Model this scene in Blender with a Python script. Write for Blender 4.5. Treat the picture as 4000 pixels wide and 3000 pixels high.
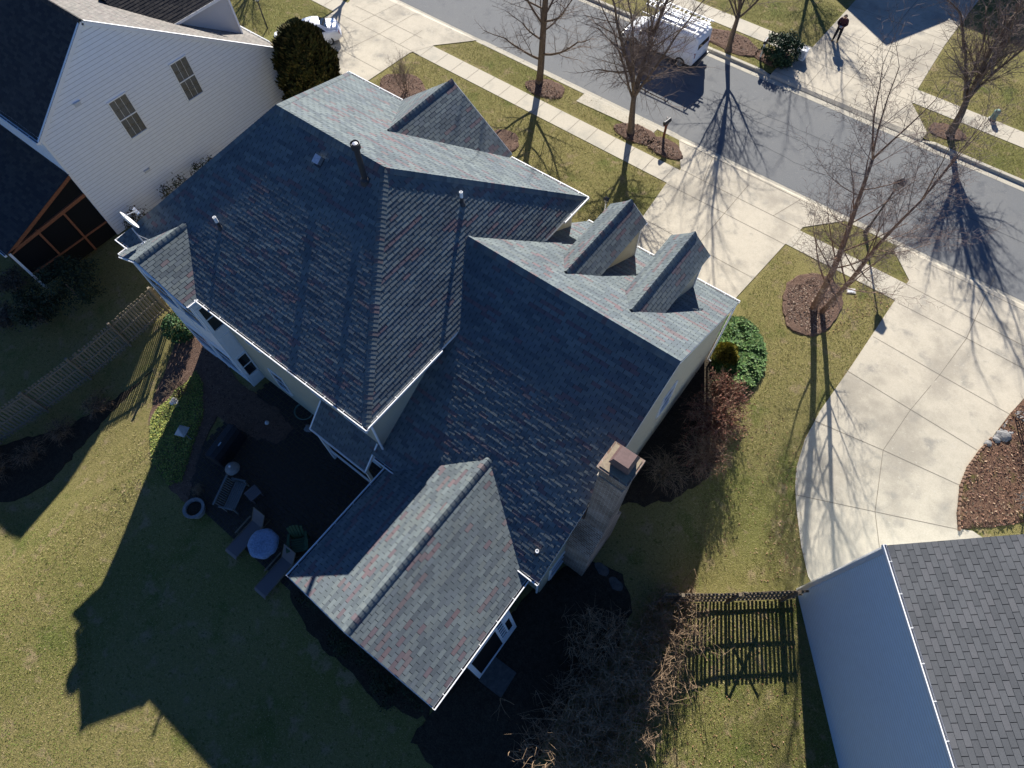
import bpy, bmesh, math, random
from mathutils import Vector, Matrix
R = math.radians
S = bpy.context.scene
for o in list(bpy.data.objects): bpy.data.objects.remove(o)

# ---------------------------------------------------------------- camera, sky, sun, exposure
CAMF, YAW, PIT, ROL = 2413.717, 0.678539, 0.502415, -0.0291759
CAMP = Vector((9.1773, -3.69664, 25.0))
CROT = Matrix.Rotation(YAW, 3, 'Z') @ Matrix.Rotation(PIT, 3, 'X') @ Matrix.Rotation(ROL, 3, 'Z')
cam = bpy.data.cameras.new('camera'); cam.lens = CAMF / 4000 * 36; cam.sensor_width = 36
cam.clip_start = 0.1; cam.clip_end = 2000
camo = bpy.data.objects.new('camera', cam); S.collection.objects.link(camo)
camo.matrix_world = Matrix.Translation(CAMP) @ CROT.to_4x4()
S.camera = camo

SUN_EL, SUN_AZ = 29.5, 28.5          # light travels towards (+sin az, -cos az)
SUN_STRENGTH, SKY_STRENGTH, EXPOSURE = 5.0, 0.07, 1.12
sd = Vector((-math.sin(R(SUN_AZ)) * math.cos(R(SUN_EL)), math.cos(R(SUN_AZ)) * math.cos(R(SUN_EL)), math.sin(R(SUN_EL))))
w = bpy.data.worlds.new('World'); S.world = w; w.use_nodes = True
nt = w.node_tree; bg = nt.nodes['Background']
sky = nt.nodes.new('ShaderNodeTexSky'); sky.sky_type = 'NISHITA'; sky.sun_disc = False
sky.sun_elevation = R(SUN_EL); sky.sun_rotation = math.atan2(sd.x, sd.y)
sky.air_density = 0.6; sky.dust_density = 0.0; sky.ozone_density = 10.0
nt.links.new(sky.outputs[0], bg.inputs[0]); bg.inputs[1].default_value = SKY_STRENGTH
sl = bpy.data.lights.new('sun', 'SUN'); sl.energy = SUN_STRENGTH; sl.angle = R(0.53); sl.color = (1.0, 0.955, 0.88)
slo = bpy.data.objects.new('sun', sl); S.collection.objects.link(slo)
slo.rotation_euler = (-sd).to_track_quat('-Z', 'Y').to_euler(); slo.location = (0, 0, 60)
S.view_settings.view_transform = 'Standard'; S.view_settings.look = 'None'
S.view_settings.exposure = EXPOSURE; S.view_settings.gamma = 1

# ---------------------------------------------------------------- placing helpers
C = S.collection
SY = -0.022
def s2w(s, t): return (s * math.cos(SY) - t * math.sin(SY), s * math.sin(SY) + t * math.cos(SY))
def ss(t):
    t = min(1, max(0, t)); return t * t * (3 - 2 * t)
def zg(x, y):                                   # the lie of the land
    a = -.75 * ss((-2.0 - y) / 7.5) - 1.1 * ss((-9.5 - x) / 4) * ss((1.5 - y) / 6); b = -0.9 * ss((19 - y) / 13); k = ss((x - 9) / 4)
    return a * (1 - k) + b * k
def ray(u, v): return CROT @ Vector(((u - 2000) / CAMF, -(v - 1500) / CAMF, -1))
def V(u, v, z):                                 # where a sight line reaches height z
    d = ray(u, v); return CAMP + d * ((z - CAMP.z) / d.z)
def G(u, v, dz=0):                              # where it reaches the ground
    z = 0
    for _ in range(12):
        p = V(u, v, z + dz); z = zg(p.x, p.y)
    return Vector((p.x, p.y, z + dz))
DS = 1 / 1.8083
def g(x, y, dz=0): return G(x * 1.8083, y * 1.8083, dz)
def onX(u, v, X): d = ray(u, v); return CAMP + d * ((X - CAMP.x) / d.x)
def onY(u, v, Y): d = ray(u, v); return CAMP + d * ((Y - CAMP.y) / d.y)

# ---------------------------------------------------------------- materials
def mat(name, col=(.5, .5, .5), rough=.8, spec=.3, metal=0, vcol=False, noise=None, bump=None, mix=None, layers=()):
    """noise=(scale, amount): brightness mottling. layers: (scale, detail, lo, hi, colour): patches of another colour."""
    m = bpy.data.materials.new(name); m.use_nodes = True
    n = m.node_tree.nodes; l = m.node_tree.links; b = n['Principled BSDF']
    b.inputs['Roughness'].default_value = rough; b.inputs['Specular IOR Level'].default_value = spec; b.inputs['Metallic'].default_value = metal
    tc = n.new('ShaderNodeTexCoord'); co = tc.outputs['Object']
    if vcol:
        a = n.new('ShaderNodeVertexColor'); a.layer_name = 'Col'; cur = a.outputs['Color']
    else:
        r = n.new('ShaderNodeRGB'); r.outputs[0].default_value = (*col, 1); cur = r.outputs[0]
    def noise_node(sc, det=4, rg=.6):
        t = n.new('ShaderNodeTexNoise'); t.inputs['Scale'].default_value = sc; t.inputs['Detail'].default_value = det; t.inputs['Roughness'].default_value = rg
        l.new(co, t.inputs['Vector']); return t.outputs['Fac']
    for sc, det, lo, hi, c2 in layers:
        f = noise_node(sc, det); mr = n.new('ShaderNodeMapRange'); mr.interpolation_type = 'SMOOTHSTEP'
        mr.inputs['From Min'].default_value = lo; mr.inputs['From Max'].default_value = hi; l.new(f, mr.inputs['Value'])
        mx = n.new('ShaderNodeMixRGB'); l.new(mr.outputs[0], mx.inputs[0]); l.new(cur, mx.inputs[1]); mx.inputs[2].default_value = (*c2, 1); cur = mx.outputs[0]
    if noise:
        for sc, am in (noise if isinstance(noise, list) else [noise]):
            f = noise_node(sc, 3); mr = n.new('ShaderNodeMapRange'); mr.inputs['From Min'].default_value = .25; mr.inputs['From Max'].default_value = .75
            mr.inputs['To Min'].default_value = 1 - am; mr.inputs['To Max'].default_value = 1 + am; l.new(f, mr.inputs['Value'])
            mx = n.new('ShaderNodeMixRGB'); mx.blend_type = 'MULTIPLY'; mx.inputs[0].default_value = 1
            cb = n.new('ShaderNodeCombineColor'); [l.new(mr.outputs[0], cb.inputs[i]) for i in range(3)]
            l.new(cur, mx.inputs[1]); l.new(cb.outputs[0], mx.inputs[2]); cur = mx.outputs[0]
    l.new(cur, b.inputs['Base Color'])
    if bump:
        f = noise_node(bump[0], 5, .7); bp = n.new('ShaderNodeBump'); bp.inputs['Strength'].default_value = 1; bp.inputs['Distance'].default_value = bump[1]
        l.new(f, bp.inputs['Height']); l.new(bp.outputs[0], b.inputs['Normal'])
    return m
M = {}
M['lawn'] = mat('lawn', (.24, .208, .078), .95, .1, layers=((.09, 2, .45, .66, (.175, .172, .052)), (.45, 3, .54, .70, (.14, .155, .042)), (1.3, 3, .55, .70, (.30, .235, .125)),
            (7, 4, .55, .70, (.115, .12, .03)), (26, 3, .56, .68, (.36, .30, .16)), (16, 4, .60, .72, (.07, .06, .02))), noise=[(40, .35), (11, .18)], bump=(26, .10))
M['asphalt'] = mat('asphalt', (.142, .146, .148), .9, .25, layers=((.25, 5, .45, .68, (.155, .157, .155)), (.9, 6, .54, .70, (.108, .112, .118)), (4, 5, .58, .72, (.165, .167, .165)), (60, 2, .60, .7, (.22, .22, .215))), noise=(30, .16), bump=(70, .006))
M['concrete'] = mat('concrete', (.47, .42, .33), .9, .2, layers=((.35, 5, .44, .66, (.335, .30, .24)), (1.1, 6, .53, .74, (.27, .25, .21)), (5, 6, .60, .75, (.47, .43, .35))), noise=[(20, .10), (2.2, .07)], bump=(50, .004))
M['walk'] = mat('walk_concrete', (.46, .415, .33), .9, .2, layers=((.5, 4, .5, .7, (.36, .335, .275)), (6, 6, .58, .75, (.49, .45, .37))), noise=[(18, .10)], bump=(50, .004))
M['kerb'] = mat('kerb_concrete', (.42, .385, .31), .9, .2, layers=((1.2, 4, .5, .7, (.33, .305, .26)),), noise=(14, .12), bump=(50, .004))
M['seam'] = mat('asphalt_seam', (.085, .087, .09), .9, .1)
M['joint'] = mat('joint', (.20, .175, .14), .95, .1)
M['mulch'] = mat('mulch', (.155, .098, .072), .97, .1, layers=((9, 4, .52, .66, (.075, .045, .034)), (22, 4, .55, .66, (.30, .215, .16)), (3, 3, .5, .7, (.12, .078, .06))), noise=[(45, .4)], bump=(22, .09))
M['redmulch'] = mat('red_mulch', (.145, .085, .058), .97, .1, layers=((9, 4, .52, .66, (.07, .033, .025)), (20, 4, .55, .66, (.30, .18, .11)), (2, 3, .55, .7, (.11, .095, .035))), noise=[(40, .4)], bump=(20, .09))
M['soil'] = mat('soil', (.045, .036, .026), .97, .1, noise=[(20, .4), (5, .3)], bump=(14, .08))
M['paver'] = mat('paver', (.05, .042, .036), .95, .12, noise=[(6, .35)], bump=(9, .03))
M['shingle'] = mat('shingle', vcol=True, rough=.92, spec=.18, noise=[(55, .16), (1.1, .07)], bump=(90, .004))
M['underlay'] = mat('roof_underlay', (.03, .032, .036), .95, .1)
M['cream'] = mat('cream_siding', (.50, .455, .335), .7, .25, noise=(5, .04))
M['whiteside'] = mat('white_siding', (.80, .82, .85), .65, .3, noise=(4, .04))
M['bluegrey'] = mat('grey_siding', (.64, .74, .83), .65, .3, noise=(4, .04))
M['shade_gap'] = mat('siding_shade_gap', (.50, .50, .51), .9, .1)  # grey behind the board gaps paints the shade lines under the laps
M['white'] = mat('white_paint', (.78, .78, .77), .5, .4, noise=(6, .04))
M['trimgrey'] = mat('trim_grey', (.55, .56, .57), .6, .3)
M['glass'] = mat('window_glass', (.018, .022, .026), .06, .5)
M['curtain'] = mat('window_curtain', (.11, .115, .118), .35, .5, layers=((3, 3, .45, .6, (.10, .095, .085)),))
M['screen'] = mat('dark_screen', (.012, .012, .012), .9, .1)
M['cedar'] = mat('cedar_beam', (.24, .095, .048), .8, .2, noise=(12, .3))
M['brick'] = mat('chimney_brick', (.27, .21, .17), .9, .2, layers=((7, 3, .5, .6, (.30, .25, .20)), (12, 3, .6, .7, (.14, .10, .085))), noise=(25, .25), bump=(30, .02))
M['mortar'] = mat('mortar', (.27, .22, .155), .9, .2, layers=((9, 4, .5, .6, (.24, .19, .14)),), noise=(25, .2))
M['rust'] = mat('rusty_metal', (.125, .075, .068), .6, .4, noise=(12, .25))
M['black'] = mat('black_metal', (.02, .02, .022), .5, .4)
M['pipe'] = mat('dark_pipe', (.035, .035, .04), .55, .4)
M['galv'] = mat('galvanised', (.55, .56, .58), .35, .5, metal=.8, noise=(20, .2))
M['bark'] = mat('bark', (.145, .105, .075), .95, .15, layers=((9, 4, .55, .68, (.20, .16, .125)), (14, 4, .58, .7, (.07, .05, .038))), noise=(22, .3), bump=(18, .03))
M['twig'] = mat('twig', (.19, .145, .12), .9, .15, noise=(2, .25))
M['birchbark'] = mat('birch_bark', (.19, .115, .08), .9, .2, layers=((6, 4, .54, .62, (.42, .29, .20)), (11, 4, .58, .68, (.09, .055, .042))), noise=(20, .25), bump=(16, .03))
M['birchtwig'] = mat('birch_twig', (.19, .14, .12), .9, .15, noise=(3, .3))
M['vine'] = mat('vine_cane', (.31, .215, .135), .9, .15, noise=(2, .35))
M['oldwood'] = mat('weathered_wood', (.17, .135, .095), .9, .15, noise=[(9, .3), (40, .15)])
M['fencewood'] = mat('fence_wood', (.225, .185, .132), .9, .15, noise=[(9, .25), (40, .15)])
M['darkstone'] = mat('dark_stone', (.09, .088, .082), .9, .15, noise=(8, .3))
M['greywood'] = mat('grey_wood', (.16, .165, .16), .85, .2, noise=[(14, .25)])
M['leaf'] = mat('leaf', vcol=True, rough=.7, spec=.25)
M['carpaint'] = mat('white_car_paint', (.78, .78, .79), .25, .5)
M['tyre'] = mat('tyre', (.02, .02, .02), .9, .2)
M['rim'] = mat('wheel_rim', (.35, .36, .37), .35, .5, metal=.7)
M['taillight'] = mat('tail_light', (.22, .02, .02), .3, .5)
M['headlight'] = mat('head_light', (.6, .62, .65), .2, .5)
M['sling'] = mat('sling_fabric', (.155, .135, .135), .85, .2)
M['plastic'] = mat('clear_cover', (.22, .28, .40), .35, .5, noise=[(14, .35)], bump=(9, .06))
M['cover'] = mat('black_cover', (.018, .019, .024), .6, .35, bump=(4, .05))
M['green'] = mat('green_plastic', (.045, .085, .04), .6, .3)
M['palegrey'] = mat('pale_grey', (.36, .38, .40), .7, .3, noise=(9, .2))
M['stone'] = mat('stone', (.22, .215, .21), .9, .2, noise=(8, .25), bump=(10, .04))
M['palestone'] = mat('pale_stone', (.62, .60, .55), .9, .2, noise=(10, .15))
M['edgebrick'] = mat('edging_brick', (.20, .125, .085), .9, .2, noise=(20, .3))
M['skin'] = mat('skin', (.45, .27, .19), .6, .3)
M['hair'] = mat('hair', (.02, .014, .012), .6, .3)
M['jacket'] = mat('maroon_jacket', (.055, .022, .028), .85, .2)
M['trouser'] = mat('black_trousers', (.016, .017, .022), .85, .2)
M['shoe'] = mat('tan_boots', (.42, .26, .09), .7, .3)
M['greenbox'] = mat('green_utility', (.16, .25, .21), .5, .3)
M['darkred'] = mat('red_wood', (.16, .055, .032), .7, .3)
M['lightglass'] = mat('lantern_glass', (.35, .36, .36), .2, .5)

def brick_mat(name):
    m = bpy.data.materials.new(name); m.use_nodes = True; n = m.node_tree.nodes; l = m.node_tree.links; b = n['Principled BSDF']; b.inputs['Roughness'].default_value = .92; b.inputs['Specular IOR Level'].default_value = .15
    tc = n.new('ShaderNodeTexCoord'); sx = n.new('ShaderNodeSeparateXYZ'); l.new(tc.outputs['Object'], sx.inputs[0]); ad = n.new('ShaderNodeMath'); l.new(sx.outputs[0], ad.inputs[0]); l.new(sx.outputs[1], ad.inputs[1])
    cb = n.new('ShaderNodeCombineXYZ'); l.new(ad.outputs[0], cb.inputs[0]); l.new(sx.outputs[2], cb.inputs[1])
    t = n.new('ShaderNodeTexBrick'); l.new(cb.outputs[0], t.inputs['Vector']); t.inputs['Scale'].default_value = 1; t.inputs['Brick Width'].default_value = .23; t.inputs['Row Height'].default_value = .08; t.inputs['Mortar Size'].default_value = .012
    t.inputs['Color1'].default_value = (.20, .135, .10, 1); t.inputs['Color2'].default_value = (.33, .25, .20, 1); t.inputs['Mortar'].default_value = (.40, .36, .30, 1); t.inputs['Bias'].default_value = -.1
    ns = n.new('ShaderNodeTexNoise'); ns.inputs['Scale'].default_value = 1.3; ns.inputs['Detail'].default_value = 4; l.new(tc.outputs['Object'], ns.inputs['Vector'])
    mr = n.new('ShaderNodeMapRange'); mr.inputs['From Min'].default_value = .3; mr.inputs['From Max'].default_value = .7; mr.inputs['To Min'].default_value = .55; mr.inputs['To Max'].default_value = 1.25; l.new(ns.outputs['Fac'], mr.inputs['Value'])
    mx = n.new('ShaderNodeVectorMath'); mx.operation = 'SCALE'; l.new(t.outputs['Color'], mx.inputs[0]); l.new(mr.outputs[0], mx.inputs['Scale']); l.new(mx.outputs[0], b.inputs['Base Color'])
    bp = n.new('ShaderNodeBump'); bp.inputs['Distance'].default_value = .012; bp.invert = True; l.new(t.outputs['Fac'], bp.inputs['Height']); l.new(bp.outputs[0], b.inputs['Normal']); return m
M['brick'] = brick_mat('chimney_brick')
# ---------------------------------------------------------------- mesh helpers
class MB:
    def __init__(s): s.v = []; s.f = []; s.m = []; s.c = []
    def face(s, pts, mi=0, col=None):
        i = len(s.v); s.v.extend([tuple(p) for p in pts]); s.f.append(tuple(range(i, i + len(pts)))); s.m.append(mi); s.c.append(col)
    def raw(s, vs, fs, mi=0, col=None):
        i = len(s.v); s.v.extend([tuple(p) for p in vs])
        for f in fs: s.f.append(tuple(i + k for k in f)); s.m.append(mi); s.c.append(col)
    def obox(s, c, ax, ay, az, mi=0, col=None):              # centre and three half axes
        c = Vector(c); ax = Vector(ax); ay = Vector(ay); az = Vector(az)
        vs = [c + ax * i + ay * j + az * k for k in (-1, 1) for j in (-1, 1) for i in (-1, 1)]
        s.raw(vs, [(0, 2, 3, 1), (4, 5, 7, 6), (0, 1, 5, 4), (2, 6, 7, 3), (0, 4, 6, 2), (1, 3, 7, 5)], mi, col)
    def box(s, a, b, mi=0, col=None):
        a = Vector(a); b = Vector(b); h = (b - a) / 2
        s.obox((a + b) / 2, (h.x, 0, 0), (0, h.y, 0), (0, 0, h.z), mi, col)
    def bar(s, p, q, w_, t_, up=(0, 0, 1), mi=0, col=None):   # a beam of width w_, thickness t_ from p to q
        p = Vector(p); q = Vector(q); d = q - p; a = d.cross(Vector(up))
        if a.length < 1e-6: a = d.cross(Vector((1, 0, 0)))
        a.normalize(); b = a.cross(d).normalized()
        s.obox((p + q) / 2, d / 2, a * w_ / 2, b * t_ / 2, mi, col)
    def tube(s, pts, rad, n=6, mi=0, col=None, cap=True):
        pts = [Vector(p) for p in pts]; k = len(pts)
        if not hasattr(rad, '__len__'): rad = [rad] * k
        base = len(s.v); u = None
        for i in range(k):
            d = (pts[min(i + 1, k - 1)] - pts[max(i - 1, 0)]).normalized()
            if u is None: u = d.orthogonal().normalized()
            u = (u - d * u.dot(d))
            u = u.normalized() if u.length > 1e-6 else d.orthogonal().normalized()
            x = d.cross(u)
            for j in range(n):
                a = 2 * math.pi * j / n; s.v.append(tuple(pts[i] + (u * math.cos(a) + x * math.sin(a)) * rad[i]))
        for i in range(k - 1):
            for j in range(n):
                s.f.append((base + i * n + j, base + i * n + (j + 1) % n, base + (i + 1) * n + (j + 1) % n, base + (i + 1) * n + j)); s.m.append(mi); s.c.append(col)
        if cap:
            s.f.append(tuple(base + j for j in reversed(range(n)))); s.m.append(mi); s.c.append(col)
            s.f.append(tuple(base + (k - 1) * n + j for j in range(n))); s.m.append(mi); s.c.append(col)
    def lathe(s, c, prof, n=20, mi=0, col=None):               # prof: (radius, height)
        c = Vector(c); base = len(s.v)
        for r_, h in prof:
            for j in range(n):
                a = 2 * math.pi * j / n; s.v.append((c.x + r_ * math.cos(a), c.y + r_ * math.sin(a), c.z + h))
        for i in range(len(prof) - 1):
            for j in range(n):
                s.f.append((base + i * n + j, base + i * n + (j + 1) % n, base + (i + 1) * n + (j + 1) % n, base + (i + 1) * n + j)); s.m.append(mi); s.c.append(col)
    def build(s, name, mats, parent=None, smooth=False):
        me = bpy.data.meshes.new(name); me.from_pydata(s.v, [], s.f)
        if not isinstance(mats, (list, tuple)): mats = [mats]
        for x in mats: me.materials.append(x)
        me.polygons.foreach_set('material_index', s.m)
        if smooth: me.polygons.foreach_set('use_smooth', [True] * len(s.f))
        if any(c is not None for c in s.c):
            at = me.color_attributes.new('Col', 'FLOAT_COLOR', 'CORNER'); d = []
            for f, c in zip(s.f, s.c):
                c = c or (.2, .2, .2)
                d.extend((c[0], c[1], c[2], 1.0) * len(f))
            at.data.foreach_set('color', d)
        me.update()
        return link(name, me, parent)
def link(name, me, parent=None):
    o = bpy.data.objects.new(name, me); C.objects.link(o)
    if parent is not None:
        o.parent = parent
        k = parent
        inv = Matrix.Identity(4)
        chain = []
        while k is not None: chain.append(k); k = k.parent
        mw = Matrix.Identity(4)
        for q in reversed(chain): mw = mw @ q.matrix_parent_inverse @ q.matrix_basis
        o.matrix_parent_inverse = mw.inverted()
    return o
def tag(o, label, cat, group=None):
    o['label'] = label; o['category'] = cat
    if group: o['group'] = group
    return o
def thing(name, label, cat, loc=(0, 0, 0), rotz=0, group=None):
    o = bpy.data.objects.new(name, None); C.objects.link(o); o.empty_display_size = .2
    o.location = loc; o.rotation_euler = (0, 0, rotz)
    return tag(o, label, cat, group)
def local(mb, root):                                      # build a part in its thing's own axes
    return mb
def part(mb, name, mats, root, smooth=False):              # geometry given in the thing's own axes
    o = mb.build(name, mats, None, smooth); o.parent = root; return o
def struct(o): o['kind'] = 'structure'; return o
def dup(root, loc, rotz, label=None, scale=1):
    r = root.copy(); C.objects.link(r); r.location = loc; r.rotation_euler = (0, 0, rotz); r.scale = (scale,) * 3
    if label: r['label'] = label
    for ch in root.children:
        c = ch.copy(); C.objects.link(c); c.parent = r
        for gch in ch.children:
            d = gch.copy(); C.objects.link(d); d.parent = c
    return r

# courses of shingles or boards on a flat convex polygon: every tab is a real tilted slab with a butt edge
def clip(poly, quad):
    out = quad
    n = len(poly)
    for i in range(n):
        a = poly[i]; b = poly[(i + 1) % n]; ex, ey = b[0] - a[0], b[1] - a[1]
        inp = out; out = []
        for k in range(len(inp)):
            p = inp[k]; q = inp[(k + 1) % len(inp)]
            dp = ex * (p[1] - a[1]) - ey * (p[0] - a[0]); dq = ex * (q[1] - a[1]) - ey * (q[0] - a[0])
            if dp >= 0: out.append(p)
            if (dp >= 0) != (dq >= 0):
                t = dp / (dp - dq); out.append((p[0] + t * (q[0] - p[0]), p[1] + t * (q[1] - p[1])))
        if len(out) < 3: return []
    return out
def courses(mb, poly, down, expo, tabw=None, th=.008, jit=.0, gap=.005, colf=None, mi=0, under=1, rng=None, shade_gap=0):
    P = [Vector(p) for p in poly]
    nrm = Vector((0, 0, 0))
    for i in range(len(P)): nrm += (P[i] - P[0]).cross(P[(i + 1) % len(P)] - P[0])
    nrm.normalize(); down = Vector(down); down = (down - nrm * down.dot(nrm)).normalized(); up = -down; s_ax = up.cross(nrm) * 1
    if s_ax.cross(up).dot(nrm) < 0: s_ax = -s_ax
    o = min(P, key=lambda p: p.dot(up))
    p2 = [((p - o).dot(s_ax), (p - o).dot(up)) for p in P]
    ar = sum(p2[i][0] * p2[(i + 1) % len(p2)][1] - p2[(i + 1) % len(p2)][0] * p2[i][1] for i in range(len(p2)))
    if ar < 0: p2 = p2[::-1]
    s0 = min(p[0] for p in p2); s1 = max(p[0] for p in p2); t1 = max(p[1] for p in p2)
    W3 = lambda s, t, h: o + s_ax * s + up * t + nrm * h
    if under is not None: mb.face([W3(p[0], p[1], -.004) for p in p2], under)
    i = 0; t = 0.0
    while t < t1:
        if tabw is None: cells = [(s0 - .1, s1 + .1)]
        else:
            st = s0 - tabw * ((.5 if i % 2 else 0) + (rng.uniform(-.06, .06)) + .01); cells = []
            while st < s1: cells.append((st, st + tabw)); st += tabw
        prev = None
        for a, b in cells:
            ll = th * (1 + jit * rng.uniform(-1, 1)) if jit else th; lr = th * (1 + jit * rng.uniform(-1, 1)) if jit else th
            q = clip(p2, [(a + gap, t), (b - gap, t), (b - gap, t + expo - shade_gap), (a + gap, t + expo - shade_gap)])
            if not q: continue
            col = colf(i, a) if colf else None
            def hgt(pt):
                fx = (pt[0] - a) / (b - a); ft = 1 - (pt[1] - t) / expo
                return th if shade_gap else (ll + (lr - ll) * fx) * ft + .0015
            mb.face([W3(p[0], p[1], hgt(p)) for p in q], mi, col)
            lo = [p for p in q if abs(p[1] - t) < 1e-5]
            if len(lo) >= 2:
                lo.sort(); x, y = lo[0], lo[-1]
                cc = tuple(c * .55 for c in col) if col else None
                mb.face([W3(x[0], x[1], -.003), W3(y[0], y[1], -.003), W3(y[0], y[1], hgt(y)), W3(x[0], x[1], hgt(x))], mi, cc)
        i += 1; t += expo
def caps(mb, A, B, wl, wr, dl, dr, colf, rng, expo=.2, lift=.055, mi=0):   # ridge or hip caps from A (low or start) to B; dl, dr: unit downslope directions either side
    A = Vector(A); B = Vector(B); d = (B - A); L = d.length; d.normalize(); dl = Vector(dl).normalized(); dr = Vector(dr).normalized()
    up = -(dl + dr).normalized()
    if up.z < 0: up = -up
    def sec(p, k):
        r = []
        for f in (1, .8, .45, .15):
            h = lift * (1 - f ** 2.2) + .012 * k
            r.append(p + dl * wl * f + up * (h + .006))
        r.append(p + up * (lift + .012 * k + .008))
        for f in (.15, .45, .8, 1):
            h = lift * (1 - f ** 2.2) + .012 * k
            r.append(p + dr * wr * f + up * (h + .006))
        return r
    x = 0; 
    while x < L:
        y = min(L, x + expo + .02); col = colf(int(x * 9), x)
        a = sec(A + d * x, 1.3); b = sec(A + d * y, .25)
        mb.raw(a + b, [(j, j + 1, 9 + j + 1, 9 + j) for j in range(8)], mi, col)
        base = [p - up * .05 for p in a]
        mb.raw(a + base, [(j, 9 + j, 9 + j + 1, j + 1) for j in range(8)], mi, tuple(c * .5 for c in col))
        x += expo
def gutter(mb, A, B, out, w_=.115, h=.10, mi=0, ticks=.9, ends=True):
    A = Vector(A); B = Vector(B); out = Vector(out).normalized(); d = (B - A); L = d.length; d.normalize(); z = Vector((0, 0, 1)); m_ = (A + B) / 2
    mb.obox(m_ + out * (w_ - .018) - z * (h / 2 - .02), d * L / 2, out * .018, z * h / 2, mi)          # front
    mb.obox(m_ + out * (w_ / 2) - z * (h - .025), d * L / 2, out * w_ / 2, z * .006, mi)               # bottom
    mb.obox(m_ + out * .004 - z * (h / 2), d * L / 2, out * .004, z * h / 2, mi)
    mb.obox(m_ + out * (w_ / 2) - z * (h - .035), d * L / 2, out * (w_ / 2 - .02), z * .003, mi + 1)    # black strip painted in as the shade inside the trough
    if ends:
        for p in (A, B): mb.obox(p + out * w_ / 2 - z * (h / 2 - .01), d * .006, out * w_ / 2, z * h / 2, mi)
    k = .5
    while k < L: mb.obox(A + d * k + out * w_ / 2 + z * .012, d * .010, out * w_ / 2, z * .006, mi); k += ticks
def window(root, o, ux, uz, n_, w_, h, fr=.08, cols=2, rows=4, glass='glass', name='window', depth=.05):
    """sash window: o lower left corner on the wall, ux along, uz up, n_ outwards"""
    o = Vector(o); ux = Vector(ux).normalized(); uz = Vector(uz).normalized(); n_ = Vector(n_).normalized(); b = MB()
    def fb(x0, x1, z0, z1, d): b.obox(o + ux * (x0 + x1) / 2 + uz * (z0 + z1) / 2 + n_ * d / 2, ux * (x1 - x0) / 2, uz * (z1 - z0) / 2, n_ * d / 2)
    fb(0, fr, 0, h, depth); fb(w_ - fr, w_, 0, h, depth); fb(fr, w_ - fr, h - fr, h, depth); fb(fr, w_ - fr, 0, fr, depth + .02)
    fb(fr, w_ - fr, h / 2 - .025, h / 2 + .025, depth * .8)
    for i in range(1, cols): x = fr + (w_ - 2 * fr) * i / cols; fb(x - .007, x + .007, fr, h / 2 - .025, depth * .3); fb(x - .007, x + .007, h / 2 + .025, h - fr, depth * .3)
    for j in range(1, rows):
        if rows % 2 == 0 and j == rows // 2: continue
        z = fr + (h - 2 * fr) * j / rows; fb(fr, w_ - fr, z - .007, z + .007, depth * .28)
    f = b.build(name, M['white'], root)
    p = MB(); p.obox(o + ux * w_ / 2 + uz * h / 2 + n_ * .008, ux * (w_ / 2 - fr), uz * (h / 2 - fr), n_ * .006)
    p.build('pane', M[glass], f)
    return f
def sheet(name, pts, off, m, kind=True, step=1.0, zf=None, parent=None, dome=0):
    """a sheet lying on the ground, cut finely enough to follow it"""
    bm = bmesh.new(); vs = [bm.verts.new((p[0], p[1], 0)) for p in pts]; f = bm.faces.new(vs); f.normal_update()
    if f.normal.z < 0: f.normal_flip()
    xs = [p[0] for p in pts]; ys = [p[1] for p in pts]
    bmesh.ops.triangulate(bm, faces=bm.faces[:])
    for ax, lo, hi in ((0, min(xs), max(xs)), (1, min(ys), max(ys))):
        k = math.ceil(lo / step) * step
        while k < hi:
            co = [0, 0, 0]; co[ax] = k; no = [0, 0, 0]; no[ax] = 1
            bmesh.ops.bisect_plane(bm, geom=bm.verts[:] + bm.edges[:] + bm.faces[:], plane_co=co, plane_no=no); k += step
    cx = sum(xs) / len(xs); cy = sum(ys) / len(ys)
    edge = set(v for e in bm.edges if len(e.link_faces) == 1 for v in e.verts)
    for v in bm.verts:
        z = zg(v.co.x, v.co.y) + off
        if zf: z = zf(v.co.x, v.co.y, z)
        if dome and v not in edge: z += dome
        v.co.z = z
    if dome:                                                   # a skirt so the mound has a cut edge
        es = [e for e in bm.edges if len(e.link_faces) == 1]
        r = bmesh.ops.extrude_edge_only(bm, edges=es)
        for v in r['geom']:
            if isinstance(v, bmesh.types.BMVert): v.co.z -= off + .05
    me = bpy.data.meshes.new(name); bm.to_mesh(me); bm.free(); me.materials.append(m)
    o = link(name, me, parent)
    if kind: o['kind'] = 'structure'
    return o
def blob(c, rx, ry, rng, n=28, wob=.08, rot=0):
    ph = [rng.uniform(0, 6.28) for _ in range(4)]; out = []
    for i in range(n):
        a = 2 * math.pi * i / n; k = 1 + wob * (math.sin(2 * a + ph[0]) + .6 * math.sin(3 * a + ph[1]) + .5 * math.sin(5 * a + ph[2])) 
        x = rx * k * math.cos(a); y = ry * k * math.sin(a); out.append((c[0] + x * math.cos(rot) - y * math.sin(rot), c[1] + x * math.sin(rot) + y * math.cos(rot)))
    return out

def gut(root, *a, **k):
    q = MB(); gutter(q, *a, **k); return q.build('gutter', [M['white'], M['black']], root)
def spout(root, pts):
    q = MB(); q.tube(pts, .045, 6); return q.build('downspout', M['white'], root)
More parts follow.
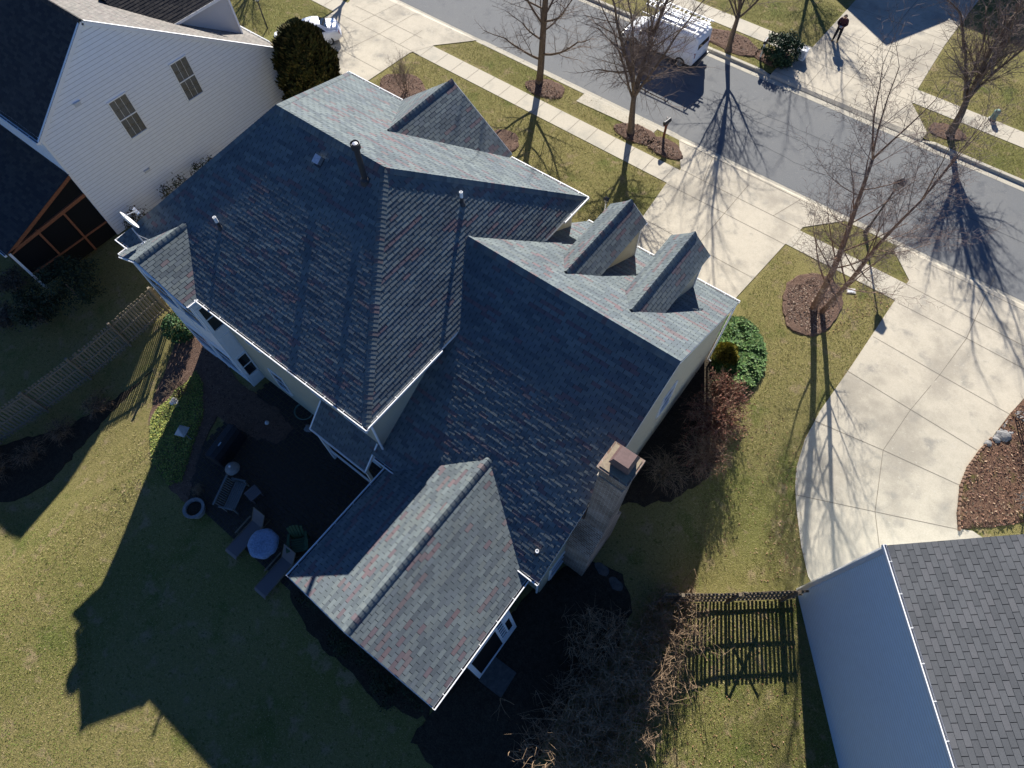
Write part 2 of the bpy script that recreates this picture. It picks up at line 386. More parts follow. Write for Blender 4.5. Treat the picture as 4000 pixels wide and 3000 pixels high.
# ================================================================ THE GROUND
def grid(name, srange, trange, m, dz=0):
    b = MB(); ns, nt_ = len(srange), len(trange); vs = []
    for t in trange:
        for s in srange:
            x, y = s2w(s, t); vs.append((x, y, zg(x, y) + dz))
    fs = [(j * ns + i, j * ns + i + 1, (j + 1) * ns + i + 1, (j + 1) * ns + i) for j in range(nt_ - 1) for i in range(ns - 1)]
    b.raw(vs, fs); return struct(b.build(name, m, smooth=True))
core = [-400, -200, -100, -60] + [x for x in range(-40, 41)] + [60, 100, 200, 400]
grid('lawn', core, [-400, -200, -100, -60, -40, -30] + [-25 + k for k in range(51)] + [25.81], M['lawn'])
grid('lawn', core, [34.61, 36, 38, 41, 45, 50, 60, 80, 120, 200, 400], M['lawn'])
grid('street', core, [26.28, 28, 30, 32, 33.95], M['asphalt'], -.10)
def kerb(name, prof, drops, low):
    b = MB(); xs = sorted(set(list(range(-150, 151, 2)) + [q + e for d in drops for q, e in ((d[0], -.7), (d[0], 0), (d[1], 0), (d[1], .7))])); vs = []
    for s in xs:
        dr = any(d[0] <= s <= d[1] for d in drops)                # the kerb drops to the gutter at each drive
        for t, z in prof: x, y = s2w(s, t); vs.append((x, y, min(z, low) if dr else z))
    n = len(prof)
    b.raw(vs, [(i * n + j, (i + 1) * n + j, (i + 1) * n + j + 1, i * n + j + 1) for i in range(len(xs) - 1) for j in range(n - 1)])
    for i in range(50):
        s = -75 + i * 3.05
        if any(d[0] - .8 <= s <= d[1] + .8 for d in drops): continue
        pts = [Vector((*s2w(s, t), z + .003)) for t, z in prof]
        for a, c in zip(pts, pts[1:]): b.bar(a, c, .02, .003, (0, 0, 1), 1)
    return struct(b.build(name, [M['kerb'], M['joint']]))
kerb('kerb', [(26.32, -.13), (26.32, -.094), (26.05, -.105), (25.99, -.02), (25.93, .02), (25.80, .02), (25.80, -.1)], [(-29.4, -17.85), (-2.1, 8.1), (11.0, 24)], -.105)
kerb('kerb', [(34.62, -.1), (34.62, .045), (34.44, .045), (34.40, .035), (34.36, -.095), (33.90, -.094), (33.90, -.13)], [(-.7, 9.0), (15.5, 30)], -.094)
def pts_st(l): return [s2w(*q) for q in l]
def pts_px(l): return [tuple(G(*q)[:2]) for q in l]
def pts_d(l): return [tuple(g(*q)[:2]) for q in l]
def apron_z(x, y, z):
    t = -x * math.sin(SY) + y * math.cos(SY)
    if 25.78 < t < 33: return z + (-.10) * ss((t - 25.82) / .24)
    if t > 33 and t < 34.66: return z + (-.10) * ss((34.58 - t) / .24)
    return z
JW = .026
def joints(name, lines, off):
    b = MB()
    for ln in lines:
        for p, q in zip(ln, ln[1:]):
            p = Vector((p[0], p[1], 0)); q = Vector((q[0], q[1], 0)); L = (q - p).length; n = max(1, int(L)); nn = Vector((-(q - p).y, (q - p).x, 0)).normalized() * JW / 2
            for k in range(n):
                a = p.lerp(q, k / n); c = p.lerp(q, (k + 1) / n); P_ = []
                for u in (a - nn, c - nn, c + nn, a + nn): P_.append((u.x, u.y, apron_z(u.x, u.y, zg(u.x, u.y) + off)))
                b.face(P_)
    return struct(b.build(name, M['joint']))
# pavements along both sides of the street
sheet('pavement', pts_st([(-60, 22.38), (60, 22.38), (60, 23.68), (-60, 23.68)]), .022, M['walk'], step=2)
sheet('pavement', pts_st([(-60, 37.25), (60, 37.25), (60, 38.62), (-60, 38.62)]), .022, M['walk'], step=2)
jl = [pts_st([(s * 1.32 + .2, 22.4), (s * 1.32 + .2, 23.66)]) for s in range(-30, 20) if not (-.9 < s * 1.32 + .2 < 6.4 or s * 1.32 + .2 > 12.3 or -27 < s * 1.32 + .2 < -20)]
jl += [pts_st([(s * 1.5 + .9, 37.27), (s * 1.5 + .9, 38.6)]) for s in range(-20, 20)]
joints('pavement_joints', jl, .027)
# the house's own drive
D_OFF = .03
sheet('driveway', pts_st([(-.35, 12.8), (6.1, 12.8), (6.1, 17.8), (6.4, 22.2), (6.62, 24.0), (8.1, 25.7), (8.1, 26.06), (-2.1, 26.06), (-2.1, 25.8), (-.75, 23.75), (-.8, 22.2), (-.4, 18.6)]), D_OFF, M['concrete'], zf=apron_z, step=.25)
joints('driveway_joints', [pts_st([(2.85, 13), (2.85, 26.0)]), pts_st([(-.75, 22.3), (6.4, 22.3)]), pts_st([(-.7, 23.75), (6.55, 23.75)]), pts_st([(-2.0, 25.72), (8, 25.72)]), pts_st([(-.5, 19.3), (6.1, 19.3)]), pts_st([(-.4, 16.2), (6.05, 16.2)]),
       pts_st([(.7, 23.75), (.2, 25.7)]), pts_st([(5, 23.75), (5.6, 25.7)])], D_OFF + .005)
# the drive of the white house
sheet('driveway', pts_st([(-29.5, 9), (-20.9, 14.5), (-20.5, 18.3), (-20.35, 22.2), (-19.6, 23.8), (-17.85, 25.75), (-17.85, 26.06), (-29.4, 26.06), (-29.4, 25.75), (-27.75, 23.9), (-27.7, 21.4), (-28.2, 16)]), D_OFF, M['concrete'], zf=apron_z, step=.25)
zz = lambda l: [tuple(G(1050 + .2712 * a, .2712 * b)[:2]) for a, b in l]
joints('driveway_joints', [zz([(1040, 215), (1600, 500), (2165, 798)]), zz([(960, 678), (1640, 1045)]), zz([(975, 790), (1080, 740), (1600, 492), (2110, 200)]), zz([(1310, 332), (1850, 62)]), zz([(1890, 642), (2212, 445)]), zz([(1250, 90), (2212, 560)])], D_OFF + .005)
# the shared drive on the right that runs back to the garage
rd = [(12.36, 24.0), (12.28, 21.9), (12.2, 17.5), (12.1, 14.4)]
rdw = pts_d([(1770, 890), (1738, 950), (1720, 1010), (1717, 1050), (1720, 1100), (1730, 1180), (1745, 1245)])
rde = pts_d([(2100, 1147), (2070, 1143), (2068, 1110), (2074, 1050), (2090, 1010), (2115, 975), (2140, 948), (2180, 895), (2212, 860), (2300, 790)])
p0 = g(1745, 1245); p1 = g(2100, 1147)
far = [(p0.x + 1.5, p0.y - 1.0), (p1.x + 4.5, p1.y - 1.6), (p1.x + 2.5, p1.y - .2)]
sheet('driveway', pts_st([(11.0, 26.06), (11.0, 25.4)]) + pts_st(rd) + rdw + far + rde + pts_st([(23.5, 23.9), (24, 25.4), (24, 26.06)]), D_OFF, M['concrete'], zf=apron_z, step=.25)
z6 = lambda l: [tuple(G(2600 + .6329 * a, 1000 + .6329 * b)[:2]) for a, b in l]
joints('driveway_joints', [z6([(1330, 1900), (1290, 1580), (1340, 1200), (1510, 950), (1690, 735), (1855, 510), (1975, 240), (2040, 120)]), z6([(900, 1010), (1340, 1200), (1810, 1415)]), z6([(1110, 705), (1510, 950), (1920, 1200)]),
      z6([(1280, 500), (1690, 735), (2212, 1030)]), z6([(1430, 290), (1855, 510), (2212, 700)]), z6([(800, 1475), (1290, 1580), (1810, 1690)]), z6([(1480, 175), (2212, 560)]), z6([(1640, 60), (2212, 340)])], D_OFF + .005)
# the drive across the street
sheet('driveway', pts_st([(.15, 60), (.15, 38.6), (.05, 37.2), (-.7, 35.2), (-.7, 34.34), (9.0, 34.34), (9.0, 35.2), (7.3, 37.2), (7.1, 38.6), (6.8, 44), (6.8, 60)][::-1]), D_OFF, M['concrete'], zf=apron_z, step=.25)
joints('driveway_joints', [pts_st([(3.5, 34.6), (3.5, 60)]), pts_st([(.1, 37.3), (7.2, 37.3)]), pts_st([(.15, 38.7), (7.1, 38.7)]), pts_st([(.15, 41.2), (7, 41.2)]), pts_st([(.15, 44.5), (7, 44.5)]), pts_st([(-.6, 34.95), (8.9, 34.95)]), pts_st([(1.6, 34.7), (1.6, 37.2)]), pts_st([(5.4, 34.7), (5.4, 37.2)])], D_OFF + .005)
sheet('driveway', pts_st([(15.5, 34.34), (30, 34.34), (30, 45), (18.5, 45), (18, 38.6), (17.5, 37.0), (15.5, 35.1)]), D_OFF, M['concrete'], zf=apron_z, step=.25)
# a strip of concrete behind the kerb, and kerb-side slabs
sheet('paved_strip', pts_st([(-8.9, 25.84), (-3.6, 25.84), (-3.6, 25.15), (-8.9, 24.95)][::-1]), .024, M['walk'])
rg = random.Random(5)
def seam(s0, s1, t0, wob):
    k = s0; l = []
    while k < s1: l.append(s2w(k, t0 + rg.uniform(-wob, wob))); k += .6
    return l
JW = .03
o = joints('street_seams', [seam(-40, 40, 30.15, .02), seam(-3, 9, 31.0, .07), seam(1, 14, 28.4, .09), [s2w(-9.4, 26.5), s2w(-9.1, 28.3), s2w(-9.5, 30.1)], [s2w(6.2, 30.2), s2w(6.6, 31.6), s2w(6.3, 33.0)]], .004); o.data.materials[0] = M['seam']
JW = .026
def ragged(pts, am):
    out = []
    for a, b_ in zip(pts, list(pts[1:]) + [pts[0]]):
        L_ = math.hypot(b_[0] - a[0], b_[1] - a[1]); n = max(1, int(L_ / .28))
        for k in range(n): out.append((a[0] + (b_[0] - a[0]) * k / n + rg.uniform(-am, am), a[1] + (b_[1] - a[1]) * k / n + rg.uniform(-am, am)))
    return out
def bed(name, pts, m=M['mulch'], off=.03, dome=.05):
    pts = ragged(pts, .10 if m is M['soil'] else .035)
    return sheet(name, pts, off, m, step=.33, dome=dome)
bed('mulch_bed', blob(s2w(-11.1, 24.75), 1.3, .85, rg))
bed('mulch_bed', blob(s2w(-4.4, 24.7), 1.25, .8, rg))
bed('mulch_bed', blob(s2w(-2.4, 24.7), 1.2, .7, rg))
bed('mulch_bed', blob(s2w(-4.2, 35.95), 2.1, .95, rg))
bed('mulch_bed', blob(s2w(-1.3, 36.1), 1.2, .9, rg))
bed('mulch_bed', blob(s2w(9.9, 35.95), 1.0, .7, rg))
bed('mulch_bed', blob(g(868, 193)[:2], 1.75, 1.35, rg))
bed('mulch_bed', blob(g(1085, 305)[:2], 1.0, 1.0, rg))
bed('mulch_bed', pts_d([(1690, 640), (1700, 612), (1722, 596), (1757, 590), (1792, 600), (1818, 625), (1822, 655), (1808, 690), (1783, 716), (1755, 727), (1725, 724), (1700, 706), (1690, 675)]))
bed('planting_or_shade_bed', pts_d([(1500, 790), (1560, 690), (1600, 690), (1632, 712), (1652, 760), (1648, 810), (1615, 850), (1575, 870), (1555, 930), (1560, 985), (1520, 1040), (1450, 1080), (1390, 1090), (1330, 1090), (1400, 930)]), M['soil'], .02, .03)
bed('mulch_bed', rde[1:][:-1] + [tuple(g(2330, 850)[:2]), tuple(g(2330, 1120)[:2]), tuple(g(2212, 1130)[:2]), tuple(g(2110, 1142)[:2])], M['redmulch'], .02, .09)
bed('planting_or_shade_bed', pts_d([(335, 1010), (325, 960), (322, 900), (335, 850), (362, 790), (380, 740), (420, 720), (470, 760), (520, 830), (600, 880), (640, 930), (600, 960), (520, 940), (470, 900), (440, 960), (420, 1040), (405, 1090), (370, 1060)]), M['mulch'], .02, .03)
bed('planting_or_shade_bed', [(-3.5, 13.1), (-13, 13.1), (-13.2, 15.2), (-9, 15.0), (-6, 15.2), (-2.4, 15.6), (-1.2, 15.6), (-.9, 13.1)], M['soil'], .02, .04)
bed('planting_or_shade_bed', [(-21.6, 1.2), (-20.6, 1.2), (-20.4, 12), (-20.8, 14), (-21.6, 14)], M['soil'], .02, .03)
bed('planting_or_shade_bed', pts_d([(925, 1545), (1145, 1275), (1215, 1225), (1255, 1212), (1290, 1212), (1322, 1224), (1345, 1246), (1360, 1280), (1362, 1320), (1350, 1370), (1320, 1420), (1270, 1470), (1180, 1590), (1140, 1690), (960, 1690), (890, 1600)]), M['soil'], .015, .02)  # dark soil sheet painting the deep shade over side-yard grass, no real bed
bed('planting_or_shade_bed', pts_d([(625, 1245), (700, 1240), (930, 1500), (930, 1560), (820, 1520), (700, 1400), (630, 1310)]), M['soil'], .015, .02)
bed('planting_or_shade_bed', pts_d([(0, 960), (140, 925), (250, 860), (330, 800), (270, 860), (180, 960), (110, 1040), (60, 1075), (0, 1085), (-60, 1085), (-60, 1000)]), M['soil'], .015, .02)
# brick patio behind the house
b = MB()
px0, px1, py0, py1 = -8.6, .1, -5.6, .36
b.face([(x, y, zg(x, y) + .03) for x, y in ((px0, py0), (px1, py0), (px1, py1), (px0, py1))])
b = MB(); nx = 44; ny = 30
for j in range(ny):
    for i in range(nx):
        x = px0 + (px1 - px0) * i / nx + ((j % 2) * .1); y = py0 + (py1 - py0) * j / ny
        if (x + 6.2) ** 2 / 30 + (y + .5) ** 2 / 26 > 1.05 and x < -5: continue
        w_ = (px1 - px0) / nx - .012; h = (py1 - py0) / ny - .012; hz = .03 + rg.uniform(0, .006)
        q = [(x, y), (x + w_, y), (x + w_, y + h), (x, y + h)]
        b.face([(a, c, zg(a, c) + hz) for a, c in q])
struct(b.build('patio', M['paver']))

# ================================================================ THE HOUSE
L, W, HIP, ZR, ZE, YR = 13.452, 12.799, 4.084, 10.575, 6.641, 6.397
X1, YG, ZG, YF, ZF, YB, ZB, X0 = 7.144, 7.305, 8.172, 13.745, 4.311, -.062, 3.614, -1.608
PAL = [(.100, .121, .129), (.126, .149, .154), (.152, .178, .177), (.108, .128, .142), (.083, .099, .111), (.140, .160, .156)]
REDS = [(.160, .098, .102), (.135, .090, .100), (.150, .106, .108)]
def roofcol(rng):
    mem = {}
    def f(i, a):
        k = mem.get(i)
        if k is None or rng.random() < .62:
            if rng.random() < .12: k = rng.choice(REDS)
            else: k = rng.choice(PAL)
            mem[i] = k
        j = rng.uniform(.93, 1.07); av = (.117, .136, .143)
        return tuple((c * .68 + m_ * .32) * j for c, m_ in zip(k, av))
    return f
rr = random.Random(11); RC = roofcol(rr)
house = thing('house', 'big cream house with red-flecked grey hipped shingle roof in the middle', 'house', (-4, 6, 0))
A_ = Vector((-L + HIP, YR, ZR)); B_ = Vector((-HIP, YR, ZR)); Cc = Vector((0, W, ZE)); Dd = Vector((0, 0, ZE)); Ee = Vector((-L, 0, ZE)); Ff = Vector((-L, W, ZE))
EX, TW = .143, .335
roof = MB()
K = dict(expo=EX, tabw=TW, th=.0062, jit=.45, colf=RC, rng=rr, gap=.009)
courses(roof, [Ee, Dd, B_, A_], (0, -1, -1), **K)
K4 = dict(K); K4['th'] = .013; K4['jit'] = .25
courses(roof, [Dd, Cc, B_], (1, 0, -1), **K4)
courses(roof, [Cc, Ff, A_, B_], (0, 1, -1), **K)
courses(roof, [Ff, Ee, A_], (-1, 0, -1), **K)
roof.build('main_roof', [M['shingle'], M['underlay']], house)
m1 = (ZR - ZE) / YR; mh = (ZR - ZE) / HIP
dB = Vector((0, -1, -m1)).normalized(); dF = Vector((0, 1, -m1)).normalized(); dR = Vector((1, 0, -mh)).normalized(); dL = Vector((-1, 0, -mh)).normalized()
cp = MB()
caps(cp, B_, A_, .24, .24, dB, dF, RC, rr, lift=.06)
for P_, Q_, da, db in ((Dd, B_, dB, dR), (Cc, B_, dF, dR), (Ee, A_, dB, dL), (Ff, A_, dF, dL)):
    d_ = (Q_ - P_).normalized(); e1 = (da - d_ * da.dot(d_)).normalized(); e2 = (db - d_ * db.dot(d_)).normalized()
    caps(cp, P_, Q_, .17, .17, e1, e2, RC, rr, lift=.045, expo=.15)
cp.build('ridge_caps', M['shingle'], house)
# garage and family room roof
mg = (ZG - ZB) / (YG - YB); mf = (ZG - ZF) / (YF - YG)
gr = MB(); K2 = dict(K); K2['th'] = .009; K2['jit'] = .7
courses(gr, [(X0, YB, ZB), (X1, YB, ZB), (X1, YG, ZG), (X0, YG, ZG)], (0, -1, -1), **K2)
yl = 12.55; zl = ZG - mf * (yl - YG)
courses(gr, [(X1, YF, ZF), (-.30, YF, ZF), (-.30, yl, zl), (X1, yl, zl)], (0, 1, -1), **K)
courses(gr, [(X1, yl, zl), (X0, yl, zl), (X0, YG, ZG), (X1, YG, ZG)], (0, 1, -1), **K)
courses(gr, [(-.31, YF - .004, ZF), (-1.15, yl + .35, ZF + .0), (-.31, yl, zl)], (-.4, 1, -1), **K)
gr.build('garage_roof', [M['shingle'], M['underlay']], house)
cp = MB(); gB = Vector((0, -1, -mg)).normalized(); gF = Vector((0, 1, -mf)).normalized()
caps(cp, (X0 + .1, YG, ZG), (X1, YG, ZG), .20, .20, gB, gF, RC, rr, lift=.07, expo=.17); cp.build('ridge_caps', M['shingle'], house)
# rear wing roof
WX0, WX1, WXC, WZE, WZR, WY0, WY1 = .21, 6.72, 3.43, 3.45, 4.92, -5.03, 2.15
wr = MB()
courses(wr, [(WX1, WY0, WZE), (WX1, WY1, WZE), (WXC, WY1, WZR), (WXC, WY0, WZR)], (1, 0, -1), **K)
courses(wr, [(WX0, WY1, WZE), (WX0, WY0, WZE), (WXC, WY0, WZR), (WXC, WY1, WZR)], (-1, 0, -1), **K)
wr.build('wing_roof', [M['shingle'], M['underlay']], house)
cp = MB(); mw = (WZR - WZE) / (WX1 - WXC)
caps(cp, (WXC, WY0, WZR), (WXC, 2.05, WZR), .19, .19, Vector((-1, 0, -mw)).normalized(), Vector((1, 0, -mw)).normalized(), RC, rr, lift=.075); cp.build('ridge_caps', M['shingle'], house)
# bay roof and front gable roof
def gable_roof(name, xc, hw, zr, ze, y0, y1, cy0=None, cy1=None):
    q = MB()
    courses(q, [(xc + hw, y0, ze), (xc + hw, y1, ze), (xc, y1, zr), (xc, y0, zr)], (1, 0, -1), **K)
    courses(q, [(xc - hw, y1, ze), (xc - hw, y0, ze), (xc, y0, zr), (xc, y1, zr)], (-1, 0, -1), **K)
    o_ = q.build(name, [M['shingle'], M['underlay']], house)
    q = MB(); m_ = (zr - ze) / hw
    caps(q, (xc, cy0 if cy0 is not None else y0, zr), (xc, cy1 if cy1 is not None else y1, zr), .17, .17, Vector((-1, 0, -m_)).normalized(), Vector((1, 0, -m_)).normalized(), RC, rr, lift=.06); q.build('ridge_caps', M['shingle'], o_)
    return o_
gable_roof('bay_roof', -10.72, 2.03, 7.76, ZE + .01, -.49, 1.85, None, 1.7)
gable_roof('front_gable_roof', -6.98, 3.07, 8.86, ZE + .01, 9.05, 13.02, 9.2)
gable_roof('dormer_roof', 1.87, .85, 7.40, 6.70, 8.5, 13.06, 8.65)
gable_roof('dormer_roof', 4.65, .85, 7.42, 6.72, 8.5, 13.06, 8.62)
# walls
wl = MB()
SID = dict(expo=.115, th=.012, under=1, mi=0, shade_gap=.014)
zt = ZE - .12
courses(wl, [(-L + .35, .35, -1.9), (-.35, .35, -1.9), (-.35, .35, zt), (-L + .35, .35, zt)], (0, 0, -1), **SID)
courses(wl, [(-.35, .35, -1.9), (-.35, W - .35, -1.9), (-.35, W - .35, zt), (-.35, .35, zt)], (0, 0, -1), **SID)
courses(wl, [(-.35, W - .35, -1.9), (-L + .35, W - .35, -1.9), (-L + .35, W - .35, zt), (-.35, W - .35, zt)], (0, 0, -1), **SID)
courses(wl, [(-L + .35, W - .35, -1.9), (-L + .35, .35, -1.9), (-L + .35, .35, zt), (-L + .35, W - .35, zt)], (0, 0, -1), **SID)
wl.build('main_wall', [M['cream'], M['shade_gap']], house)
wl = MB(); GX = X1 - .12; zb_ = ZB + mg * .35
gz = lambda y: (ZG - mf * (y - YG) if y > YG else ZG - mg * (YG - y)) - .14
courses(wl, [(GX, YB + .35, -.6), (GX, YF - .4, -.6), (GX, YF - .4, gz(YF - .4)), (GX, YG, gz(YG)), (GX, YB + .35, gz(YB + .35))], (0, 0, -1), **SID)
courses(wl, [(-.3, YB + .35, -.6), (GX, YB + .35, -.6), (GX, YB + .35, gz(YB + .35)), (-.3, YB + .35, gz(YB + .35))], (0, 0, -1), **SID)
courses(wl, [(GX, YF - .4, -.4), (-.3, YF - .4, -.4), (-.3, YF - .4, gz(YF - .4)), (GX, YF - .4, gz(YF - .4))], (0, 0, -1), **SID)
wl.build('garage_wall', [M['cream'], M['shade_gap']], house)
for xa in (.35, 3.6):                                     # two garage doors facing the street
    q = MB(); q.box((xa, YF - .41, .02), (xa + 2.7, YF - .34, 2.2))
    for k in range(1, 4): q.box((xa + .03, YF - .345, .02 + k * .545 - .012), (xa + 2.67, YF - .33, .02 + k * .545 + .012))
    q.build('garage_door', M['white'], house)
# wing walls, porch openings
wl = MB(); ww = .3
zw = lambda x: (WZR - mw * abs(x - WXC)) - .12
for xa, sgn in ((WX1 - ww, 1), (WX0 + ww, -1)):
    pl = [(xa, WY0 + .3, -.9), (xa, YB + .34, -.9), (xa, YB + .34, zw(xa)), (xa, WY0 + .3, zw(xa))]
    courses(wl, pl if sgn > 0 else pl[::-1], (0, 0, -1), **SID)
courses(wl, [(WX0 + ww, WY0 + .3, -.9), (WX1 - ww, WY0 + .3, -.9), (WX1 - ww, WY0 + .3, zw(WX1 - ww)), (WXC, WY0 + .3, zw(WXC)), (WX0 + ww, WY0 + .3, zw(WX0 + ww))], (0, 0, -1), **SID)
wl.build('wing_wall', [M['cream'], M['shade_gap']], house)
# bay: white panelled box two storeys high
q = MB(); bx0, bx1, by = -12.55, -8.9, -.28
q.box((bx0, by, -.2), (bx1, .40, ZE - .05))
q.face([(bx0, by, ZE - .05), (bx1, by, ZE - .05), (-10.72, by, 7.68)])
for xa in (bx0, (bx0 + bx1) / 2 - .06, bx1 - .12): q.box((xa, by - .03, -.2), (xa + .12, by - .002, ZE - .06))
for za in (-.2, .62, 2.35, 2.6, 4.1, 4.35, 6.0): q.box((bx0 + .13, by - .022, za), (bx1 - .13, by - .004, za + .12))
for za, zb2 in ((.75, 0.05), (2.75, 4.0)): q.box((bx1 - .002, by + .08, min(za, zb2) + .1), (bx1 + .018, .28, max(za, zb2) - .05))
q.build('bay', M['white'], house)
for za, hh in ((.85, 1.5), (4.45, 1.55)):
    window(house, (bx1 + .003, by + .05, za), (0, 1, 0), (0, 0, 1), (1, 0, 0), .56, hh, .06, 1, 2)
    for xa in (bx0 + .3, -10.6): window(house, (xa, by - .006, za), (1, 0, 0), (0, 0, 1), (0, -1, 0), 1.45, hh, .07, 2, 2)
# back wall windows
for xa, za, w_, hh in ((-7.7, 4.3, 1.0, 1.6), (-7.4, .9, .9, 1.5), (-3.9, 4.35, 1.0, 1.6), (-2.1, 4.35, 1.2, 1.6)):
    window(house, (xa, .335, za), (1, 0, 0), (0, 0, 1), (0, -1, 0), w_, hh, .08, 2, 4)
# gable wall windows (right)
for u0, v0, w_, hh, za in ((2640, 1500, 1.0, 1.5, None),):
    pa = onX(2600, 1560, GX); window(house, (GX + .012, pa.y - .5, pa.z - .8), (0, 1, 0), (0, 0, 1), (1, 0, 0), 1.0, 1.6, .08, 2, 4)
pa = onX(2050 + 320 * .392, 1650 + 1410 * .392, GX)
window(house, (GX + .012, pa.y - .55, pa.z - .8), (0, 1, 0), (0, 0, 1), (1, 0, 0), 1.1, 1.6, .08, 1, 2)
# front windows, for any other view
for xa in (-11.6, -7.6, -3.4):
    for za in (.9, 4.2): window(house, (xa + 1.1, W - .338, za), (-1, 0, 0), (0, 0, 1), (0, 1, 0), 1.1, 1.6, .08, 2, 4)
# dormer cheeks
for xc in (1.87, 4.65):
    q = MB()
    for sx in (-1, 1):
        xx = xc + sx * .68; pl = [(xx, 9.4, 6.2), (xx, 12.85, 4.6), (xx, 12.85, 6.72), (xx, 9.4, 6.72)]
        courses(q, pl if sx > 0 else pl[::-1], (0, 0, -1), **SID)
        q.box((xx - .06, 12.86, 4.6), (xx + .06, 12.93, 6.78), 2)
    q.face([(xc + .68, 12.86, 4.6), (xc - .68, 12.86, 4.6), (xc - .68, 12.86, 6.78), (xc, 12.86, 7.3), (xc + .68, 12.86, 6.78)], 0)
    dm = q.build('dormer', [M['cream'], M['shade_gap'], M['white']], house)
    window(dm, (xc + .42, 12.87, 5.3), (-1, 0, 0), (0, 0, 1), (0, 1, 0), .84, 1.35, .07, 2, 4)
q = MB(); courses(q, [(-6.98 + 2.75, 12.72, 6.2), (-6.98 - 2.75, 12.72, 6.2), (-6.98 - 2.75, 12.72, 6.72), (-6.98, 12.72, 8.7), (-6.98 + 2.75, 12.72, 6.72)], (0, 0, -1), **SID); q.build('front_gable', [M['cream'], M['shade_gap']], house)
# soffits and fascias
q = MB(); q.box((-L + .02, .02, ZE - .15), (-.02, W - .02, ZE - .125))
q.box((-L + .01, .0, ZE - .15), (-.01, .018, ZE - .02)); q.box((-.018, .02, ZE - .15), (0, W - .02, ZE - .02)); q.box((-L, .02, ZE - .15), (-L + .018, W - .02, ZE - .02)); q.box((-L + .01, W - .018, ZE - .15), (-.01, W, ZE - .02))
q.box((.0, YB + .01, ZB - .14), (X1 - .02, YB + .34, ZB - .115)); q.box((.0, YF - .4, ZF - .16), (X1 - .02, YF - .012, ZF - .135))
for ya, za, yb_, zb2 in ((YB + .02, ZB - .05, YG, ZG - .05), (YG, ZG - .05, YF - .02, ZF - .05)):   # rake boards
    q.bar((X1 - .035, ya, za - .04), (X1 - .035, yb_, zb2 - .04), .07, .13, (0, 0, 1))
for sx in (WX0, WX1):
    q.bar((sx, WY0 + .03, WZE - .07), (WXC, WY0 + .03, WZR - .07), .05, .12, (0, 1, 0))
q.box((WX0 + .01, WY0 + .02, WZE - .13), (WX0 + .3, YB + .3, WZE - .11)); q.box((WX1 - .3, WY0 + .02, WZE - .13), (WX1 - .01, YB + .3, WZE - .11))
for sx in (-1, 1): q.bar((-10.72 + sx * 2.03, -.475, ZE - .06), (-10.72, -.475, 7.69), .05, .15, (0, 1, 0)); 
for xc in (1.87, 4.65):
    for sx in (-1, 1): q.bar((xc + sx * .85, 13.04, 6.63), (xc, 13.04, 7.34), .05, .12, (0, 1, 0))
for sx in (-1, 1): q.bar((-6.98 + sx * 3.0, 13.0, 6.6), (-6.98, 13.0, 8.78), .05, .15, (0, 1, 0))
q.build('eaves_trim', M['white'], house)
zq = ZE - .005
gut(house, (-8.69, 0, zq), (.115, 0, zq), (0, -1, 0)); gut(house, (-L - .115, 0, zq), (-12.75, 0, zq), (0, -1, 0))
gut(house, (0, 0, zq), (0, 3.75, zq), (1, 0, 0), ends=False); gut(house, (0, 11.2, zq), (0, W + .115, zq), (1, 0, 0), ends=False)
gut(house, (-L, 0, zq), (-L, W + .115, zq), (-1, 0, 0), ends=False)
gut(house, (.115, W, zq), (-3.85, W, zq), (0, 1, 0)); gut(house, (-10.1, W, zq), (-L - .115, W, zq), (0, 1, 0))
gut(house, (-8.69, 0, zq), (-8.69, -.47, zq), (1, 0, 0)); gut(house, (-12.75, 0, zq), (-12.75, -.47, zq), (-1, 0, 0))
gut(house, (-.30, YF, ZF), (X1 + .02, YF, ZF), (0, 1, 0)); gut(house, (5.60, YB, ZB), (X1 + .02, YB, ZB), (0, -1, 0)); gut(house, (-.38, YB, ZB), (1.02, YB, ZB), (0, -1, 0))
gut(house, (WX1, WY0 - .02, WZE), (WX1, YB + .2, WZE), (1, 0, 0)); gut(house, (WX0, WY0 - .02, WZE), (WX0, YB + .2, WZE), (-1, 0, 0))
spout(house, [(X1 - .06, YF - .02, ZF - .1), (X1 - .02, YF - .3, ZF - .45), (X1 - .02, YF - .32, .25), (X1 + .1, YF - .25, .1)])
spout(house, [(X1 - .06, YB - .06, ZB - .1), (X1 - .2, YB + .28, ZB - .5), (X1 - .2, YB + .28, -.3)])
spout(house, [(.06, 3.7, ZE - .1), (-.25, 3.6, ZE - .45), (-.25, 3.6, 5.75)])
spout(house, [(.02, .06, ZE - .1), (-.25, .28, ZE - .5), (-.25, .28, 3.9)])
# chimney
chm = MB(); cx0, cx1, cy0, cy1, ct = 7.21, 8.00, 2.46, 3.22, 9.3
ws0, ws1, sh0, sh1 = 1.78, 3.9, 2.95, 4.3
gzc = -.7
chm.box((cx0, cy0, 3.0), (cx1, cy1, ct - .32)); chm.box((cx0 - .04, cy0 - .04, ct - .32), (cx1 + .04, cy1 + .04, ct - .22)); chm.box((cx0 - .09, cy0 - .09, ct - .22), (cx1 + .09, cy1 + .09, ct)) 
chm.box((cx0 - .03, cy0 - .03, ct - .75), (cx1 + .03, cy1 + .03, ct - .66))
vs = [(cx0 - .16, ws0, gzc), (cx1 + .002, ws0, gzc), (cx1 + .002, ws0, sh0), (cx0 - .16, ws0, sh0), (cx0 - .16, cy0, sh1), (cx1 + .002, cy0, sh1), (cx0 - .16, cy1, sh1), (cx1 + .002, cy1, sh1), (cx0 - .16, ws1, sh0), (cx1 + .002, ws1, sh0), (cx0 - .16, ws1, gzc), (cx1 + .002, ws1, gzc)]
